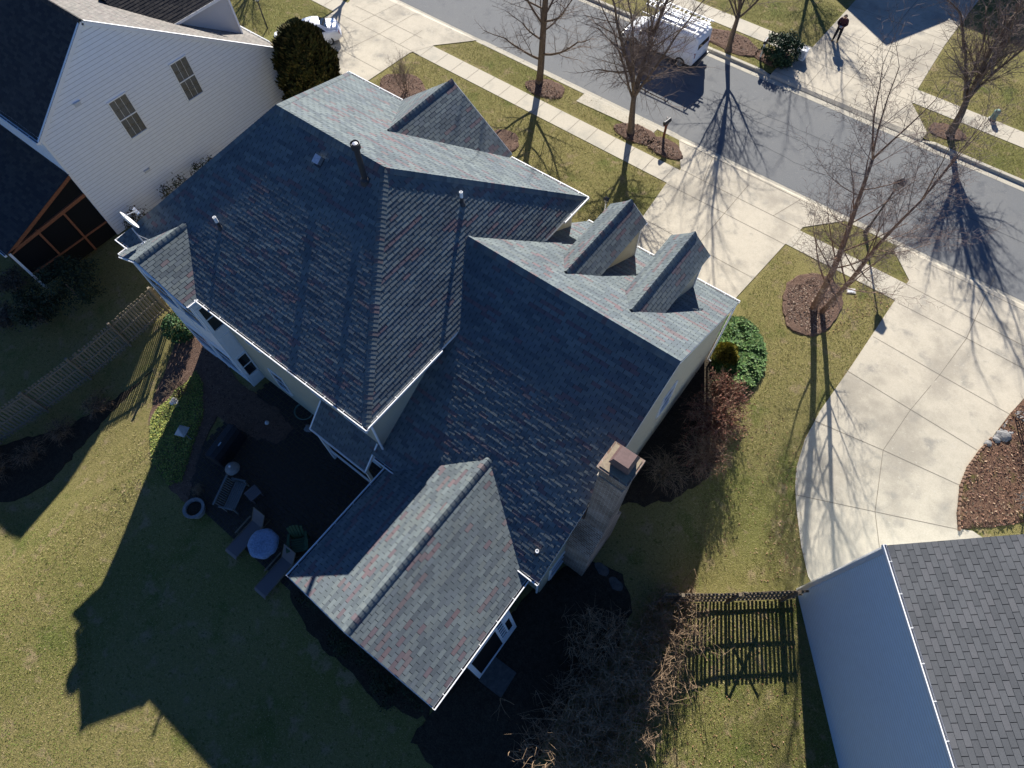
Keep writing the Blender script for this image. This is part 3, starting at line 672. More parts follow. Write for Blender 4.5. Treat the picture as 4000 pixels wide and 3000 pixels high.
chm.raw(vs, [(0, 1, 2, 3), (3, 2, 5, 4), (4, 5, 7, 6), (6, 7, 9, 8), (8, 9, 11, 10), (1, 11, 9, 7, 5, 2)])
chimney = chm.build('chimney', M['brick'], house)
q = MB(); q.box((cx0 - .03, cy0 - .03, ct), (cx1 + .03, cy1 + .03, ct + .03)); q.build('crown', M['mortar'], chimney)
q = MB(); xm, ym = (cx0 + cx1) / 2 + .04, (cy0 + cy1) / 2 + .05; hw = .31
for sx in (-1, 1):
    for sy_ in (-1, 1): q.box((xm + sx * .24 - .02, ym + sy_ * .24 - .02, ct + .04), (xm + sx * .24 + .02, ym + sy_ * .24 + .02, ct + .3))
q.box((xm - .25, ym - .25, ct + .05), (xm + .25, ym + .25, ct + .2))
lo = [(xm - hw, ym - hw, ct + .25), (xm + hw, ym - hw, ct + .25), (xm + hw, ym + hw, ct + .25), (xm - hw, ym + hw, ct + .25)]
hi = [(xm - .23, ym - .23, ct + .42), (xm + .23, ym - .23, ct + .42), (xm + .23, ym + .23, ct + .42), (xm - .23, ym + .23, ct + .42)]
q.raw(lo + hi, [(0, 1, 5, 4), (1, 2, 6, 5), (2, 3, 7, 6), (3, 0, 4, 7), (4, 5, 6, 7), (3, 2, 1, 0)])
q.build('chimney_cap', M['rust'], chimney)
# pipes and vents on the roofs
def zmain(x, y): return ZE + m1 * y
fb = Vector((-4.55, 5.84, zmain(0, 5.84))); q = MB()
q.tube([fb - Vector((0, 0, .1)), fb + Vector((0, 0, 1.35))], .10, 12); q.lathe(fb + Vector((0, 0, 1.3)), [(.10, 0), (.16, .03), (.16, .22), (.14, .23), (.14, .18), (.0, .17)], 16); q.lathe(fb, [(.2, -.12), (.16, .06), (.08, .14)], 14)
fl = q.build('flue_pipe', M['pipe'], house)
q = MB(); q.lathe(fb + Vector((0, 0, 1.46)), [(.0, .06), (.085, .05), (.09, .02), (.0, .02)], 14); q.build('flue_cap', M['galv'], fl)
def vent_pipe(p, h, white=True):
    q = MB(); q.lathe(p, [(.12, -.10), (.09, .03), (.05, .1)], 12); q.tube([p, p + Vector((0, 0, h * .6))], .06, 10); o_ = q.build('vent_pipe', M['pipe'], house)
    q = MB(); q.lathe(p + Vector((0, 0, h * .55)), [(.062, 0), (.064, h * .45), (.05, h * .45), (.048, h * .3), (0, h * .3)], 10); q.build('pipe_collar', M['white'], o_)
vent_pipe(Vector((-9.16, 2.31, zmain(0, 2.31))), .55); vent_pipe(Vector((-2.27, 7.98, ZE + mh * 2.27)), .55); vent_pipe(Vector((6.56, .62, ZB + mg * (.62 - YB))), .3)
p = Vector((-6.57, 5.65, zmain(0, 5.65))); q = MB(); ax = Vector((.12, 0, 0)); ay = Vector((0, .11, .11 * m1)); az_ = Vector((0, -m1, 1)).normalized()
q.obox(p + az_ * .08, ax, ay, az_ * .1); q.obox(p + az_ * .19, ax * 1.2, ay * 1.15, az_ * .015); q.obox(p - Vector((0, .03, .02)), ax * 1.3, ay * 1.4, az_ * .012, 1)
q.build('vent_box', [M['galv'], M['pipe']], house)
# small shed roof and door frame over the back step
pr = MB(); t0, t1 = onY(1257, 1565, .3), onY(1472, 1734, .3); zt_ = 3.95; xa, xb = -3.42, -.58; e_z = 3.0; ey = -.62
courses(pr, [(xa - .1, ey, e_z), (xb, ey, e_z), (xb, .36, zt_), (xa - .1, .36, zt_)], (0, -1, -1), **K)
pr.build('porch_roof', [M['shingle'], M['underlay']], house)
q = MB(); q.bar((xb + .03, ey, e_z - .07), (xb + .03, .34, zt_ - .07), .06, .12); q.bar((xa - .13, ey, e_z - .07), (xa - .13, .34, zt_ - .07), .06, .12); q.bar((xa - .16, ey - .03, e_z - .06), (xb + .06, ey - .03, e_z - .06), .05, .11)
q.box((xb - .12, ey + .02, -.1), (xb, ey + .14, e_z - .1)); q.box((xa, ey + .02, -.1), (xa + .12, ey + .14, e_z - .1)); q.bar((xa, ey + .08, .95), (xb, ey + .08, .95), .07, .07)
q.box((-2.6, .30, .0), (-1.4, .345, 2.25))
q.build('porch_frame', M['white'], house)
# screen frame on the wing's garden side, with its little balusters
q = MB(); fx = WX1 - ww + .02
fr_ = [(u * .3616 + 1750, v * .3616 + 2200) for u, v in ((330, 1240), (675, 650), (600, 520), (215, 1075))]
yA, yB = -3.5, -1.25; z0, z1 = -.05, 2.75; yM = -2.05
def fbx(ya, yb2, za, zb2, d0=0, d1=.06, mb=None):              # the frame leans a little, top against the eave
    P_ = lambda z, d: 7.03 - .115 * z + d
    (mb or q).raw([(P_(z, d), y, z) for z in (za, zb2) for y in (ya, yb2) for d in (d0, d1)], [(0, 1, 3, 2), (4, 6, 7, 5), (0, 4, 5, 1), (2, 3, 7, 6), (0, 2, 6, 4), (1, 5, 7, 3)])
fbx(yA, yA + .17, z0, z1); fbx(yA + .172, yM, z0, z0 + .22); fbx(yA + .172, yM, z1 - .2, z1); fbx(yM + .002, yM + .10, z0, z1); fbx(yB - .12, yB, z0, z1); fbx(yM + .102, yB - .122, z0, .62); fbx(yM + .36, yM + .44, .622, z1); fbx(yM + .442, yB - .122, z1 - .75, z1)
for k in range(6): fbx(yM + .102, yM + .358, .70 + k * .34, .78 + k * .34)
sf = q.build('screen_frame', M['white'], house)
q = MB(); fbx(yA + .15, yM + .02, z0 + .1, z1 - .1, .01, .03, q); fbx(yM + .08, yB - .1, .5, z1 - .05, .01, .03, q); q.build('screen', M['screen'], sf)
# hose reel tub is a thing of its own further down

# satellite dish on the back corner of the roof
dish = thing('satellite_dish', 'white satellite dish on a strutted mast at the back corner of the shingle roof', 'satellite dish', (-12.0, .40, 7.05))
db_ = Vector((-12.0, .40, 7.03)); tip = V(400 + .2712 * 425, 850 + .2712 * 150, 7.6)
q = MB(); q.tube([db_, db_.lerp(tip, .6), tip], .028, 8); q.tube([db_ + Vector((.35, .25, .05)), db_.lerp(tip, .55)], .012, 5); q.tube([db_ + Vector((-.5, .1, -.27)), db_.lerp(tip, .55)], .012, 5); q.box(db_ - Vector((.1, .1, .03)), db_ + Vector((.1, .1, .02))); q.build('mast', M['galv'], dish)
q = MB(); nd = Vector((.12, .90, .30)).normalized(); u_ = nd.orthogonal().normalized(); v_ = nd.cross(u_)
u_ = Vector((1, .0, -.15)); u_ = (u_ - nd * u_.dot(nd)).normalized(); v_ = nd.cross(u_).normalized()
dc = tip + Vector((-.12, .05, .22)); vs = []; fs = []; N = 24
for k in range(6):
    r_ = k / 5
    for j in range(N):
        a = 2 * math.pi * j / N; vs.append(dc + u_ * (.44 * r_ * math.cos(a)) + v_ * (.33 * r_ * math.sin(a)) + nd * (.10 * r_ * r_))
for k in range(5):
    for j in range(N): fs.append((k * N + j, k * N + (j + 1) % N, (k + 1) * N + (j + 1) % N, (k + 1) * N + j))
q.raw(vs, fs); q.raw([x - nd * .015 for x in vs], [f[::-1] for f in fs])
q.build('reflector', M['white'], dish, True)
q = MB(); ftip = dc + nd * .55 + v_ * -.05; q.tube([dc - v_ * .3, dc - v_ * .25 + nd * .2, ftip], .016, 6); q.bar(ftip - u_ * .2, ftip + u_ * .2, .03, .03); q.build('feed_arm', M['galv'], dish)
for k in (-1, 0, 1):
    q = MB(); q.tube([ftip + u_ * .13 * k, ftip + u_ * .13 * k - nd * .1], .035, 10); q.build('feed_horn', M['white'], dish)

# ================================================================ THE WHITE HOUSE
wh = thing('house', 'white clapboard house with dark roof and screened cedar porch beyond the dish', 'house', (-28, 8, 0))
WX = -22.0; WYB, WZB, WYA, WZA, WYF, WZF = 1.55, 6.25, 5.95, 9.48, 14.55, 3.75
WL = -40
DARK = [(.045, .042, .042), (.055, .050, .048), (.038, .036, .038), (.062, .056, .052)]
rw = random.Random(3)
DC = lambda i, a: rw.choice(DARK)
K3 = dict(expo=.143, tabw=.305, th=.009, jit=.5, colf=DC, rng=rw)
q = MB()
LITROOF = [(.20, .185, .165), (.17, .16, .145), (.22, .20, .18), (.185, .165, .15)]  # paler copy of the roof shingles, sunlight painted into the front slope
LC = lambda i, a: rw.choice(LITROOF)
K3b = dict(K3); K3b['colf'] = LC
xo = WX + .12
courses(q, [(-33, WYB - .12, WZB - .09), (xo, WYB - .12, WZB - .09), (xo, WYA, WZA), (-33, WYA, WZA)], (0, -1, -1), **K3)
courses(q, [(xo, WYF + .2, WZF - .13), (-33, WYF + .2, WZF - .13), (-33, WYA, WZA), (xo, WYA, WZA)], (0, 1, -1), **K3b)
q.build('main_roof', [M['shingle'], M['underlay']], wh)
q = MB(); q.box((WL, WYB - .1, WZB - .1), (-33, WYF, WZB)); mwb = (WZA - WZB) / (WYA - WYB); mwf = (WZA - WZF) / (WYF - WYA)
q = MB(); caps(q, (xo, WYA, WZA), (-33, WYA, WZA), .16, .16, Vector((0, 1, -mwf)).normalized(), Vector((0, -1, -mwb)).normalized(), DC, rw, lift=.05, expo=.2); q.build('ridge_caps', M['shingle'], wh)
q = MB(); WS = dict(expo=.19, th=.016, under=1, shade_gap=.020)
courses(q, [(WX, WYB, -.3), (WX, WYF, -.3), (WX, WYF, WZF), (WX, WYA, WZA - .05), (WX, WYB, WZB)], (0, 0, -1), **WS)
courses(q, [(-33, WYB, -.3), (WX, WYB, -.3), (WX, WYB, WZB), (-33, WYB, WZB)], (0, 0, -1), **WS)
courses(q, [(WX, WYF, -.3), (-33, WYF, -.3), (-33, WYF, WZF), (WX, WYF, WZF)], (0, 0, -1), **WS)
courses(q, [(-33, WYF, -.3), (-33, WYB, -.3), (-33, WYB, WZB), (-33, WYA, WZA - .05), (-33, WYF, WZF)], (0, 0, -1), **WS)
q.build('wall', [M['whiteside'], M['shade_gap']], wh)
q = MB()
q.bar((WX + .06, WYB - .1, WZB - .17), (WX + .06, WYA, WZA - .10), .10, .20); q.bar((WX + .06, WYA, WZA - .10), (WX + .06, WYF + .18, WZF - .2), .10, .20)
q.box((WX - .08, WYB - .03, -.2), (WX + .03, WYB + .09, WZB)); q.box((WX - .08, WYF - .09, -.2), (WX + .03, WYF + .03, WZF))
q.box((-33, WYB - .14, WZB - .28), (WX + .1, WYB - .1, WZB - .1))
q.build('trim', M['white'], wh)
gut(wh, (-33, WYB - .14, WZB - .1), (WX + .12, WYB - .14, WZB - .1), (0, -1, 0), w_=.13); gut(wh, (-33, WYF + .2, WZF - .13), (WX + .12, WYF + .2, WZF - .13), (0, 1, 0), w_=.13)
for ya, gl in ((4.93, 'curtain'), (8.52, 'curtain')):
    window(wh, (WX + .02, ya, 3.9), (0, 1, 0), (0, 0, 1), (1, 0, 0), 1.05, 2.1, .06, 3, 4, gl)
for y_, z_, hh in ((3.81, 6.64, .16), (4.73, 2.07, .12)):
    q = MB(); q.box((WX + .016, y_ - .14, z_ - hh / 2), (WX + .10, y_ + .14, z_ + hh / 2)); q.box((WX + .016, y_ - .18, z_ + hh / 2), (WX + .12, y_ + .18, z_ + hh / 2 + .025)); q.build('wall_vent', M['trimgrey'], wh)
# front dormer whose cheek faces us
q = MB(); dx = -23.95
courses(q, [(dx, 10.3, 6.4), (dx, 14.0, 4.0), (dx, 14.0, 6.38), (dx, 10.3, 6.38)], (0, 0, -1), **WS)
q.face([(dx, 14.0, 4.0), (dx - 3.6, 14.0, 4.0), (dx - 3.6, 14.0, 6.3), (dx - 1.8, 14.0, 7.9), (dx, 14.0, 6.3)])
q.box((dx - .06, 13.96, 3.9), (dx + .04, 14.06, 6.4), 0)
dmr = q.build('dormer', [M['whiteside'], M['shade_gap']], wh)
q = MB(); courses(q, [(dx + .22, 8.6, 6.42), (dx + .22, 14.3, 6.42), (dx - 1.8, 14.3, 8.1), (dx - 1.8, 8.6, 8.1)], (1, 0, -1), **K3); courses(q, [(dx - 3.82, 14.3, 6.42), (dx - 3.82, 8.6, 6.42), (dx - 1.8, 8.6, 8.1), (dx - 1.8, 14.3, 8.1)], (-1, 0, -1), **K3)
q.build('dormer_roof', [M['shingle'], M['underlay']], dmr)
q = MB(); q.bar((dx + .2, 14.28, 6.36), (dx - 1.8, 14.28, 8.02), .05, .16, (0, 1, 0)); q.bar((dx - 3.8, 14.28, 6.36), (dx - 1.8, 14.28, 8.02), .05, .16, (0, 1, 0)); q.bar((dx + .2, 8.7, 6.37), (dx + .2, 14.28, 6.37), .05, .14); q.build('dormer_trim', M['white'], dmr)
window(dmr, (dx - 1.3, 14.01, 4.9), (-1, 0, 0), (0, 0, 1), (0, 1, 0), 1.0, 1.4)
# screened porch
q = MB(); pz0, pz1, pyo = 4.05, 2.55, -2.85
courses(q, [(-33, pyo - .15, pz1 + .05), (WX + .05, pyo - .15, pz1 + .05), (WX + .05, WYB, pz0 + .12), (-33, WYB, pz0 + .12)], (0, -1, -1), **K3); pch = q.build('porch_roof', [M['shingle'], M['underlay']], wh)
q = MB(); px = WX - .03
q.bar((px, WYB - .02, pz0 - .02), (px, pyo, pz1 - .02), .10, .17); q.bar((px, WYB - .02, 2.86), (px, pyo, 2.72 - .24), .10, .17); q.bar((px, WYB - .02, .98), (px, pyo, .95), .06, .08)
for y_ in (.18, -1.27): q.bar((px - .003, y_, .0), (px - .003, y_, 2.75), .08, .10, (0, 1, 0))
q.bar((-33, pyo, pz1 - .1), (px, pyo, pz1 - .1), .1, .16)
for k in range(1, 6): q.bar((px - k * 2, pyo, 0), (px - k * 2, pyo, pz1 - .1), .1, .1, (0, 1, 0))
q.build('porch_frame', M['cedar'], wh)
q = MB(); q.bar((px + .005, pyo - .02, -.1), (px + .005, pyo - .02, pz1 - .02), .11, .11, (0, 1, 0)); gutter(q, (-33, pyo - .15, pz1 + .03), (px + .06, pyo - .15, pz1 + .03), (0, -1, 0)); q.build('porch_trim', [M['white'], M['black']], wh)
q = MB(); q.face([(px - .05, pyo, 0), (px - .05, WYB, 0), (px - .05, WYB, pz0 - .05), (px - .05, pyo, pz1 - .08)]); q.face([(-33, pyo + .05, 0), (px - .05, pyo + .05, 0), (px - .05, pyo + .05, pz1 - .15), (-33, pyo + .05, pz1 - .15)]); q.build('porch_screen', M['screen'], wh)

# ================================================================ THE RIGHT-HAND HOUSE
rh = thing('house', 'grey-blue clapboard house with plain charcoal shingle roof at the right', 'house', (18, 6, -.8))
c0 = Vector((15.044, 6.676, 6.3)); gd = Vector((.628, -.778, 0)); pd = Vector((.778, .628, 0)); Lr = 14; mr_ = .25; up_ = Vector((0, 0, 1))
rq = random.Random(8); GR = [(.100, .104, .108), (.110, .114, .118), (.092, .096, .100), (.118, .120, .124)]
GCf = lambda i, a: rq.choice(GR)
q = MB(); far_ = 4.6
courses(q, [c0, c0 + pd * far_ + up_ * (mr_ * far_), c0 + gd * Lr + pd * far_ + up_ * (mr_ * far_), c0 + gd * Lr][::-1], (-pd - up_ * .3), expo=.17, tabw=.375, th=.009, jit=.25, gap=.009, colf=GCf, rng=rq)
rdg = c0 + pd * far_ + up_ * (mr_ * far_)
courses(q, [rdg, rdg + pd * far_ - up_ * (mr_ * far_), rdg + pd * far_ + gd * Lr - up_ * (mr_ * far_), rdg + gd * Lr][::-1], (pd - up_ * .3), expo=.17, tabw=.375, th=.009, jit=.25, gap=.009, colf=GCf, rng=rq)
q.build('roof', [M['shingle'], M['underlay']], rh)
q = MB(); BS = dict(expo=.13, th=.016, under=1, shade_gap=.014); zb0 = -1.2
w0 = c0 + pd * .12 + gd * .10; w1 = w0 + gd * (Lr - .3); 
def at(p, z): return (p.x, p.y, z)
q2 = w0 + pd * (2 * far_ - .45)
q3 = w1 + pd * (2 * far_ - .45)
def quad_wall(a, b_, z): courses(q, [at(a, zb0), at(b_, zb0), at(b_, z), at(a, z)], (0, 0, -1), **BS)
quad_wall(w0, w1, c0.z - .12); quad_wall(q3, q2, c0.z - .12)
mid = (w0 + q2) / 2; courses(q, [at(w0, zb0), at(q2, zb0), at(q2, c0.z - .1), at(mid, rdg.z - .15), at(w0, c0.z - .1)][::-1], (0, 0, -1), **BS)
mid = (w1 + q3) / 2; courses(q, [at(w1, zb0), at(q3, zb0), at(q3, c0.z - .1), at(mid, rdg.z - .15), at(w1, c0.z - .1)], (0, 0, -1), **BS)
q.build('wall', [M['bluegrey'], M['shade_gap']], rh)
q = MB(); 
q.obox(at(w0 - gd * .02 - pd * .02, (zb0 + c0.z) / 2 - .05), gd * .07, pd * .06, up_ * ((c0.z - zb0) / 2 - .02)); q.bar(c0 + gd * .03 - up_ * .1, rdg + gd * .03 - up_ * .1, .06, .18); q.obox(c0 + gd * Lr / 2 + pd * .1 - up_ * .13, gd * Lr / 2, pd * .12, up_ * .015)
q.build('trim', M['trimgrey'], rh)
gt = MB(); gutter(gt, c0 - gd * .02, c0 + gd * Lr, -pd, w_=.12, ticks=.92); gt.build('gutter', [M['white'], M['black']], rh)
q = MB(); dp = w0 - gd * .14 + pd * .02; q.tube([c0 - pd * .06 + gd * .05 - up_ * .08, dp - up_ * .5, at(dp, zb0 + .2)], .045, 6); q.build('downspout', M['white'], rh)
# ================================================================ TREES AND PLANTS
def rot_about(d, ang, az):
    u = d.orthogonal().normalized(); v = d.cross(u)
    return (d * math.cos(ang) + (u * math.cos(az) + v * math.sin(az)) * math.sin(ang)).normalized()
def grow(T, K_, p, d, L, r, lvl, rng, pr):
    n = pr.get('seg', 5) if lvl <= 1 else (4 if lvl == 2 else 3)
    pts = [p]; rad = [r]; last = lvl >= pr['max']
    re = r * (pr['tip'] if last else pr['taper'])
    for i in range(n):
        wg = pr['wig'] * (1 + .4 * lvl)
        d = (d + Vector((rng.gauss(0, wg), rng.gauss(0, wg), rng.gauss(0, wg))) + Vector((0, 0, pr['trop'][min(lvl, len(pr['trop']) - 1)]))).normalized()
        p = p + d * (L / n); pts.append(p); rad.append(r + (re - r) * (i + 1) / n)
    sides = 10 if r > .12 else 7 if r > .06 else 5 if r > .025 else 3
    (T if r > pr['split'] else K_).tube(pts, rad, sides, cap=r > .03)
    if last: return
    nc = pr['n'][lvl]; st = pr['start'][lvl]
    off = rng.uniform(0, 6.28)
    for k in range(nc):
        f = st + (1 - st) * (k + rng.uniform(.1, .9)) / nc; x = f * n; i = min(n - 1, int(x)); q = pts[i].lerp(pts[i + 1], x - i)
        dd = (pts[i + 1] - pts[i]).normalized(); a = R(rng.uniform(*pr['ang'][lvl])); nd = rot_about(dd, a, off + k * 2.4 + rng.uniform(-.4, .4))
        rr_ = rad[i] + (rad[i + 1] - rad[i]) * (x - i)
        ln = L * pr['len'][lvl] * rng.uniform(.65, 1.15) * (1 - pr.get('fall', .35) * f)
        grow(T, K_, q, nd, ln, max(pr.get('rmin', .0042), rr_ * pr['rad'][lvl] * rng.uniform(.8, 1.1)), lvl + 1, rng, pr)
    for k in range(pr['fork'][lvl]):
        nd = rot_about(d, R(rng.uniform(8, 30)), off + k * math.pi + rng.uniform(-.5, .5))
        grow(T, K_, p, nd, L * pr['flen'][lvl] * rng.uniform(.85, 1.1), max(pr.get('rmin', .0042), re * .85), lvl + 1, rng, pr)
VASE = dict(max=4, seg=5, tip=.5, taper=.6, wig=.055, trop=[.0, .07, .05, .02, 0], split=.028, n=[5, 8, 7, 6], start=[.78, .2, .15, .1], ang=[(22, 44), (25, 55), (30, 62), (30, 70)],
            len=[2.2, .58, .55, .52], rad=[.56, .42, .5, .6], fork=[2, 1, 1, 1], flen=[2.2, .62, .62, .62], rmin=.0052)
LEADER = dict(max=4, seg=8, tip=.5, taper=.5, wig=.03, trop=[.03, .06, .05, .02, 0], split=.028, n=[20, 8, 7, 5], start=[.17, .2, .15, .1], ang=[(45, 75), (30, 60), (30, 65), (30, 70)],
              len=[.42, .52, .52, .52], rad=[.36, .45, .5, .6], fork=[3, 1, 1, 0], flen=[.5, .6, .6, .6], rmin=.0052)
SMALL = dict(max=3, seg=4, tip=.5, taper=.6, wig=.07, trop=[.05, .05, .02, 0], split=.02, n=[4, 5, 5], start=[.35, .25, .2], ang=[(20, 45), (25, 55), (30, 65)], len=[.7, .6, .55], rad=[.6, .55, .6], fork=[2, 1, 1], flen=[.7, .6, .6], rmin=.004)
def tree(name, label, base, stems, pr, seed, bark='bark', twig='twig', group=None, cat='tree', flare=True):
    """stems: list of (offset, direction, length, radius)"""
    t = thing(name, label, cat, base, 0, group); rng = random.Random(seed); T = MB(); K_ = MB()
    for off, d, L_, r in stems: grow(T, K_, Vector(off) - Vector((0, 0, .06)), Vector(d).normalized(), L_, r, 0, rng, pr)
    if flare: 
        r = max(s[3] for s in stems); T.lathe((0, 0, -.1), [(r * 1.5, 0), (r * 1.28, .12), (r * 1.02, .32), (r * .7, .5)], 10)
    part(T, 'trunk', M[bark], t, True); part(K_, 'crown', M[twig], t)
    return t
UP = (0, 0, 1)
p = g(1165, 179); tree('street_tree', 'bare street tree with one straight trunk on the near verge, behind the front gable', p, [((0, 0, 0), (.02, .0, 1), 9.0, .225)], LEADER, 21, group='bare street trees')
P2 = dict(VASE); P2['n'] = [5, 11, 9, 7]; P2['start'] = [.82, .15, .15, .1]; P2['ang'] = [(22, 40), (28, 65), (30, 68), (30, 75)]
p = g(1362, 287); tree('street_tree', 'bare many-limbed street tree on the near verge beside the black mailbox', p, [((0, 0, 0), (.0, .05, 1), 2.4, .225)], P2, 34, group='bare street trees')
p = g(1573, 109); tree('street_tree', 'bare street tree on the far verge between the white van and the round bush', p, [((0, 0, 0), (-.02, .0, 1), 2.5, .19)], VASE, 47, group='bare street trees')
P4 = dict(VASE); P4['n'] = [7, 9, 8, 7]; P4['rmin'] = .0058; P4['len'] = [2.7, .52, .55, .52]; P4['ang'] = [(14, 34), (22, 48), (28, 60), (30, 70)]
p = g(2050, 290); tree('street_tree', 'dense bare street tree with twiggy crown on the far verge at right', p, [((0, 0, 0), (.02, .02, 1), 2.3, .24)], P4, 58, group='bare street trees')
p = g(772, -42); tree('street_tree', 'bare street tree beyond the top edge that shades the white house drive', p, [((0, 0, 0), UP, 2.4, .18)], VASE, 61, group='bare street trees')
p = g(575, -75); tree('yard_tree', 'bare tree in the white house front yard, casting branch shadows on its lawn', p, [((0, 0, 0), UP, 2.2, .17)], VASE, 63, group='bare yard trees')
p = g(1735, -75); tree('yard_tree', 'bare pale-trunked tree on the lawn across the street', p, [((0, 0, 0), (0, .05, 1), 2.4, .16)], VASE, 67, group='bare yard trees')
p = g(2300, 225); tree('yard_tree', 'bare tree at the right edge of the lawn across the street', p, [((0, 0, 0), UP, 2.4, .16)], VASE, 69, group='bare yard trees')
BIR = dict(max=4, seg=9, tip=.5, taper=.30, wig=.03, trop=[.02, .05, .02, .0, -.01], split=.022, n=[22, 7, 6, 5], start=[.2, .2, .15, .1], ang=[(30, 66), (25, 55), (30, 60), (30, 65)],
           len=[.36, .5, .52, .55], rad=[.34, .5, .55, .6], fork=[3, 1, 1, 0], flen=[.34, .6, .6, .6], rmin=.005)
p = g(1756, 668)
tree('river_birch', 'bare river birch with twin peeling reddish trunks in the mulch ring', p, [((0, 0, 0), (-.12, -.07, 1), 9.4, .17), ((.40, .06, 0), (.06, -.08, 1), 8.4, .135)], BIR, 72, 'birchbark', 'birchtwig')
def multi(n, spread, L_, r, seed):
    rng = random.Random(seed); o = []
    for k in range(n):
        a = 6.28 * k / n + rng.uniform(-.4, .4); s_ = rng.uniform(.25, 1) * spread
        o.append(((.1 * math.cos(a), .1 * math.sin(a), 0), (math.cos(a) * s_, math.sin(a) * s_, 1), L_ * rng.uniform(.8, 1.1), r))
    return o
p = g(878, 199); tree('crape_myrtle', 'small bare many-stemmed shrub in the mulch ring by the white house drive', p, multi(8, .38, 1.25, .022, 4), SMALL, 81, flare=False, cat='shrub')
p = g(2196, 905); tree('young_maple', 'thin bare sapling over the stones at the right edge', p, multi(4, .6, 1.3, .03, 9), SMALL, 83, 'birchbark', 'birchtwig', flare=False)
p = g(2222, 1090); tree('bare_shrub', 'pale grey bare shrub in the red mulch bed', p, multi(5, .95, 1.3, .04, 12), SMALL, 85, 'palestone', 'greywood', flare=False, cat='shrub')
p = g(-75, 1400); tree('bare_sapling', 'thin bare branches reaching in over the back lawn at left', p, multi(4, .9, 1.4, .025, 15), SMALL, 87, 'vine', 'vine', flare=False)

def leaves(mb, c, rx, ry, rz, n, size, cols, rng, shell=.55, flat=0, up=0, bottom=-1, aspect=1.0, clump=None):
    c = Vector(c)
    cl = None
    if clump:
        cl = []
        for _ in range(clump):
            while True:
                v = Vector((rng.uniform(-1, 1), rng.uniform(-1, 1), rng.uniform(bottom, 1)))
                if .3 < v.length < 1: break
            cl.append(v.normalized() * rng.uniform(.6, .98))
    for _ in range(n):
        if cl and rng.random() < .8:
            v = rng.choice(cl); k = rng.choice(cols)
            v = v + Vector((rng.gauss(0, .11), rng.gauss(0, .11), rng.gauss(0, .11)))
        else:
            while True:
                v = Vector((rng.uniform(-1, 1), rng.uniform(-1, 1), rng.uniform(bottom, 1)))
                if shell < v.length < 1: break
        p = c + Vector((v.x * rx, v.y * ry, v.z * rz)); nrm = Vector((v.x / rx, v.y / ry, v.z / rz + up)).normalized()
        nrm = (nrm + Vector((rng.gauss(0, .7), rng.gauss(0, .7), rng.gauss(0, .7)))).normalized()
        if flat: nrm = (nrm * (1 - flat) + Vector((0, 0, 1)) * flat).normalized()
        a = nrm.orthogonal().normalized(); b_ = nrm.cross(a); th = rng.uniform(0, 6.28); x = a * math.cos(th) + b_ * math.sin(th); y = nrm.cross(x); s_ = size * rng.uniform(.6, 1.3)
        col = rng.choice(cols); j = rng.uniform(.75, 1.25); col = tuple(q * j for q in col)
        mb.face([p - x * s_ * aspect, p + y * s_ * .5, p + x * s_ * aspect, p - y * s_ * .5], 0, col)
def sprays(mb, c, n, rad, h, cols, rng, size=.16):
    """upright scale-leaf sprays of a conical evergreen; rad(z) gives the outline"""
    for _ in range(n):
        z = h * rng.random() ** .85; a = rng.uniform(0, 6.28); lob = 1 + .10 * math.sin(5 * a + 3 * z) + .08 * math.sin(9 * a - 5 * z)
        r = rad(z / h) * lob * rng.uniform(.72, 1.0) ** .6
        p = Vector(c) + Vector((math.cos(a) * r, math.sin(a) * r, z)); o = Vector((math.cos(a), math.sin(a), 0))
        t = Vector((-o.y, o.x, 0)); t = (t * math.cos(.6) + o * rng.uniform(-.9, .9)).normalized(); u = (Vector((0, 0, 1)) + o * rng.uniform(.1, .9) + t * rng.uniform(-.4, .4)).normalized()
        s_ = size * rng.uniform(.6, 1.3); col = rng.choice(cols); j = rng.uniform(.7, 1.3); col = tuple(q * j for q in col)
        mb.face([p, p + u * s_ * .5 + t * s_ * .38, p + u * s_ * 1.3, p + u * s_ * .5 - t * s_ * .38], 0, col)
def trunk_of(t, h, r, m='bark'):
    q = MB(); q.tube([(0, 0, -.1), (0, 0, h * .5), (0, 0, h)], [r, r * .7, r * .3], 8); part(q, 'trunk', M[m], t)
rv = random.Random(77)
# the tall evergreen between the houses
t = thing('arborvitae', 'big dense dark evergreen between the white house and the drive', 'evergreen', (-20.45, 15.2, 0))
trunk_of(t, 4.2, .12)
q = MB(); prof = lambda f: 1.72 * (1 - f ** 4.2) ** .6 * (.82 + .18 * min(1, f * 5))
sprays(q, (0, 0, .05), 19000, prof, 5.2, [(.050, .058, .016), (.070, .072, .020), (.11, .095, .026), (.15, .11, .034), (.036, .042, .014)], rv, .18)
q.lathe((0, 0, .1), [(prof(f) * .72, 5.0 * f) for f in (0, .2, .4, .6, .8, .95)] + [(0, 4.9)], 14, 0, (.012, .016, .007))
part(q, 'crown', M['leaf'], t)
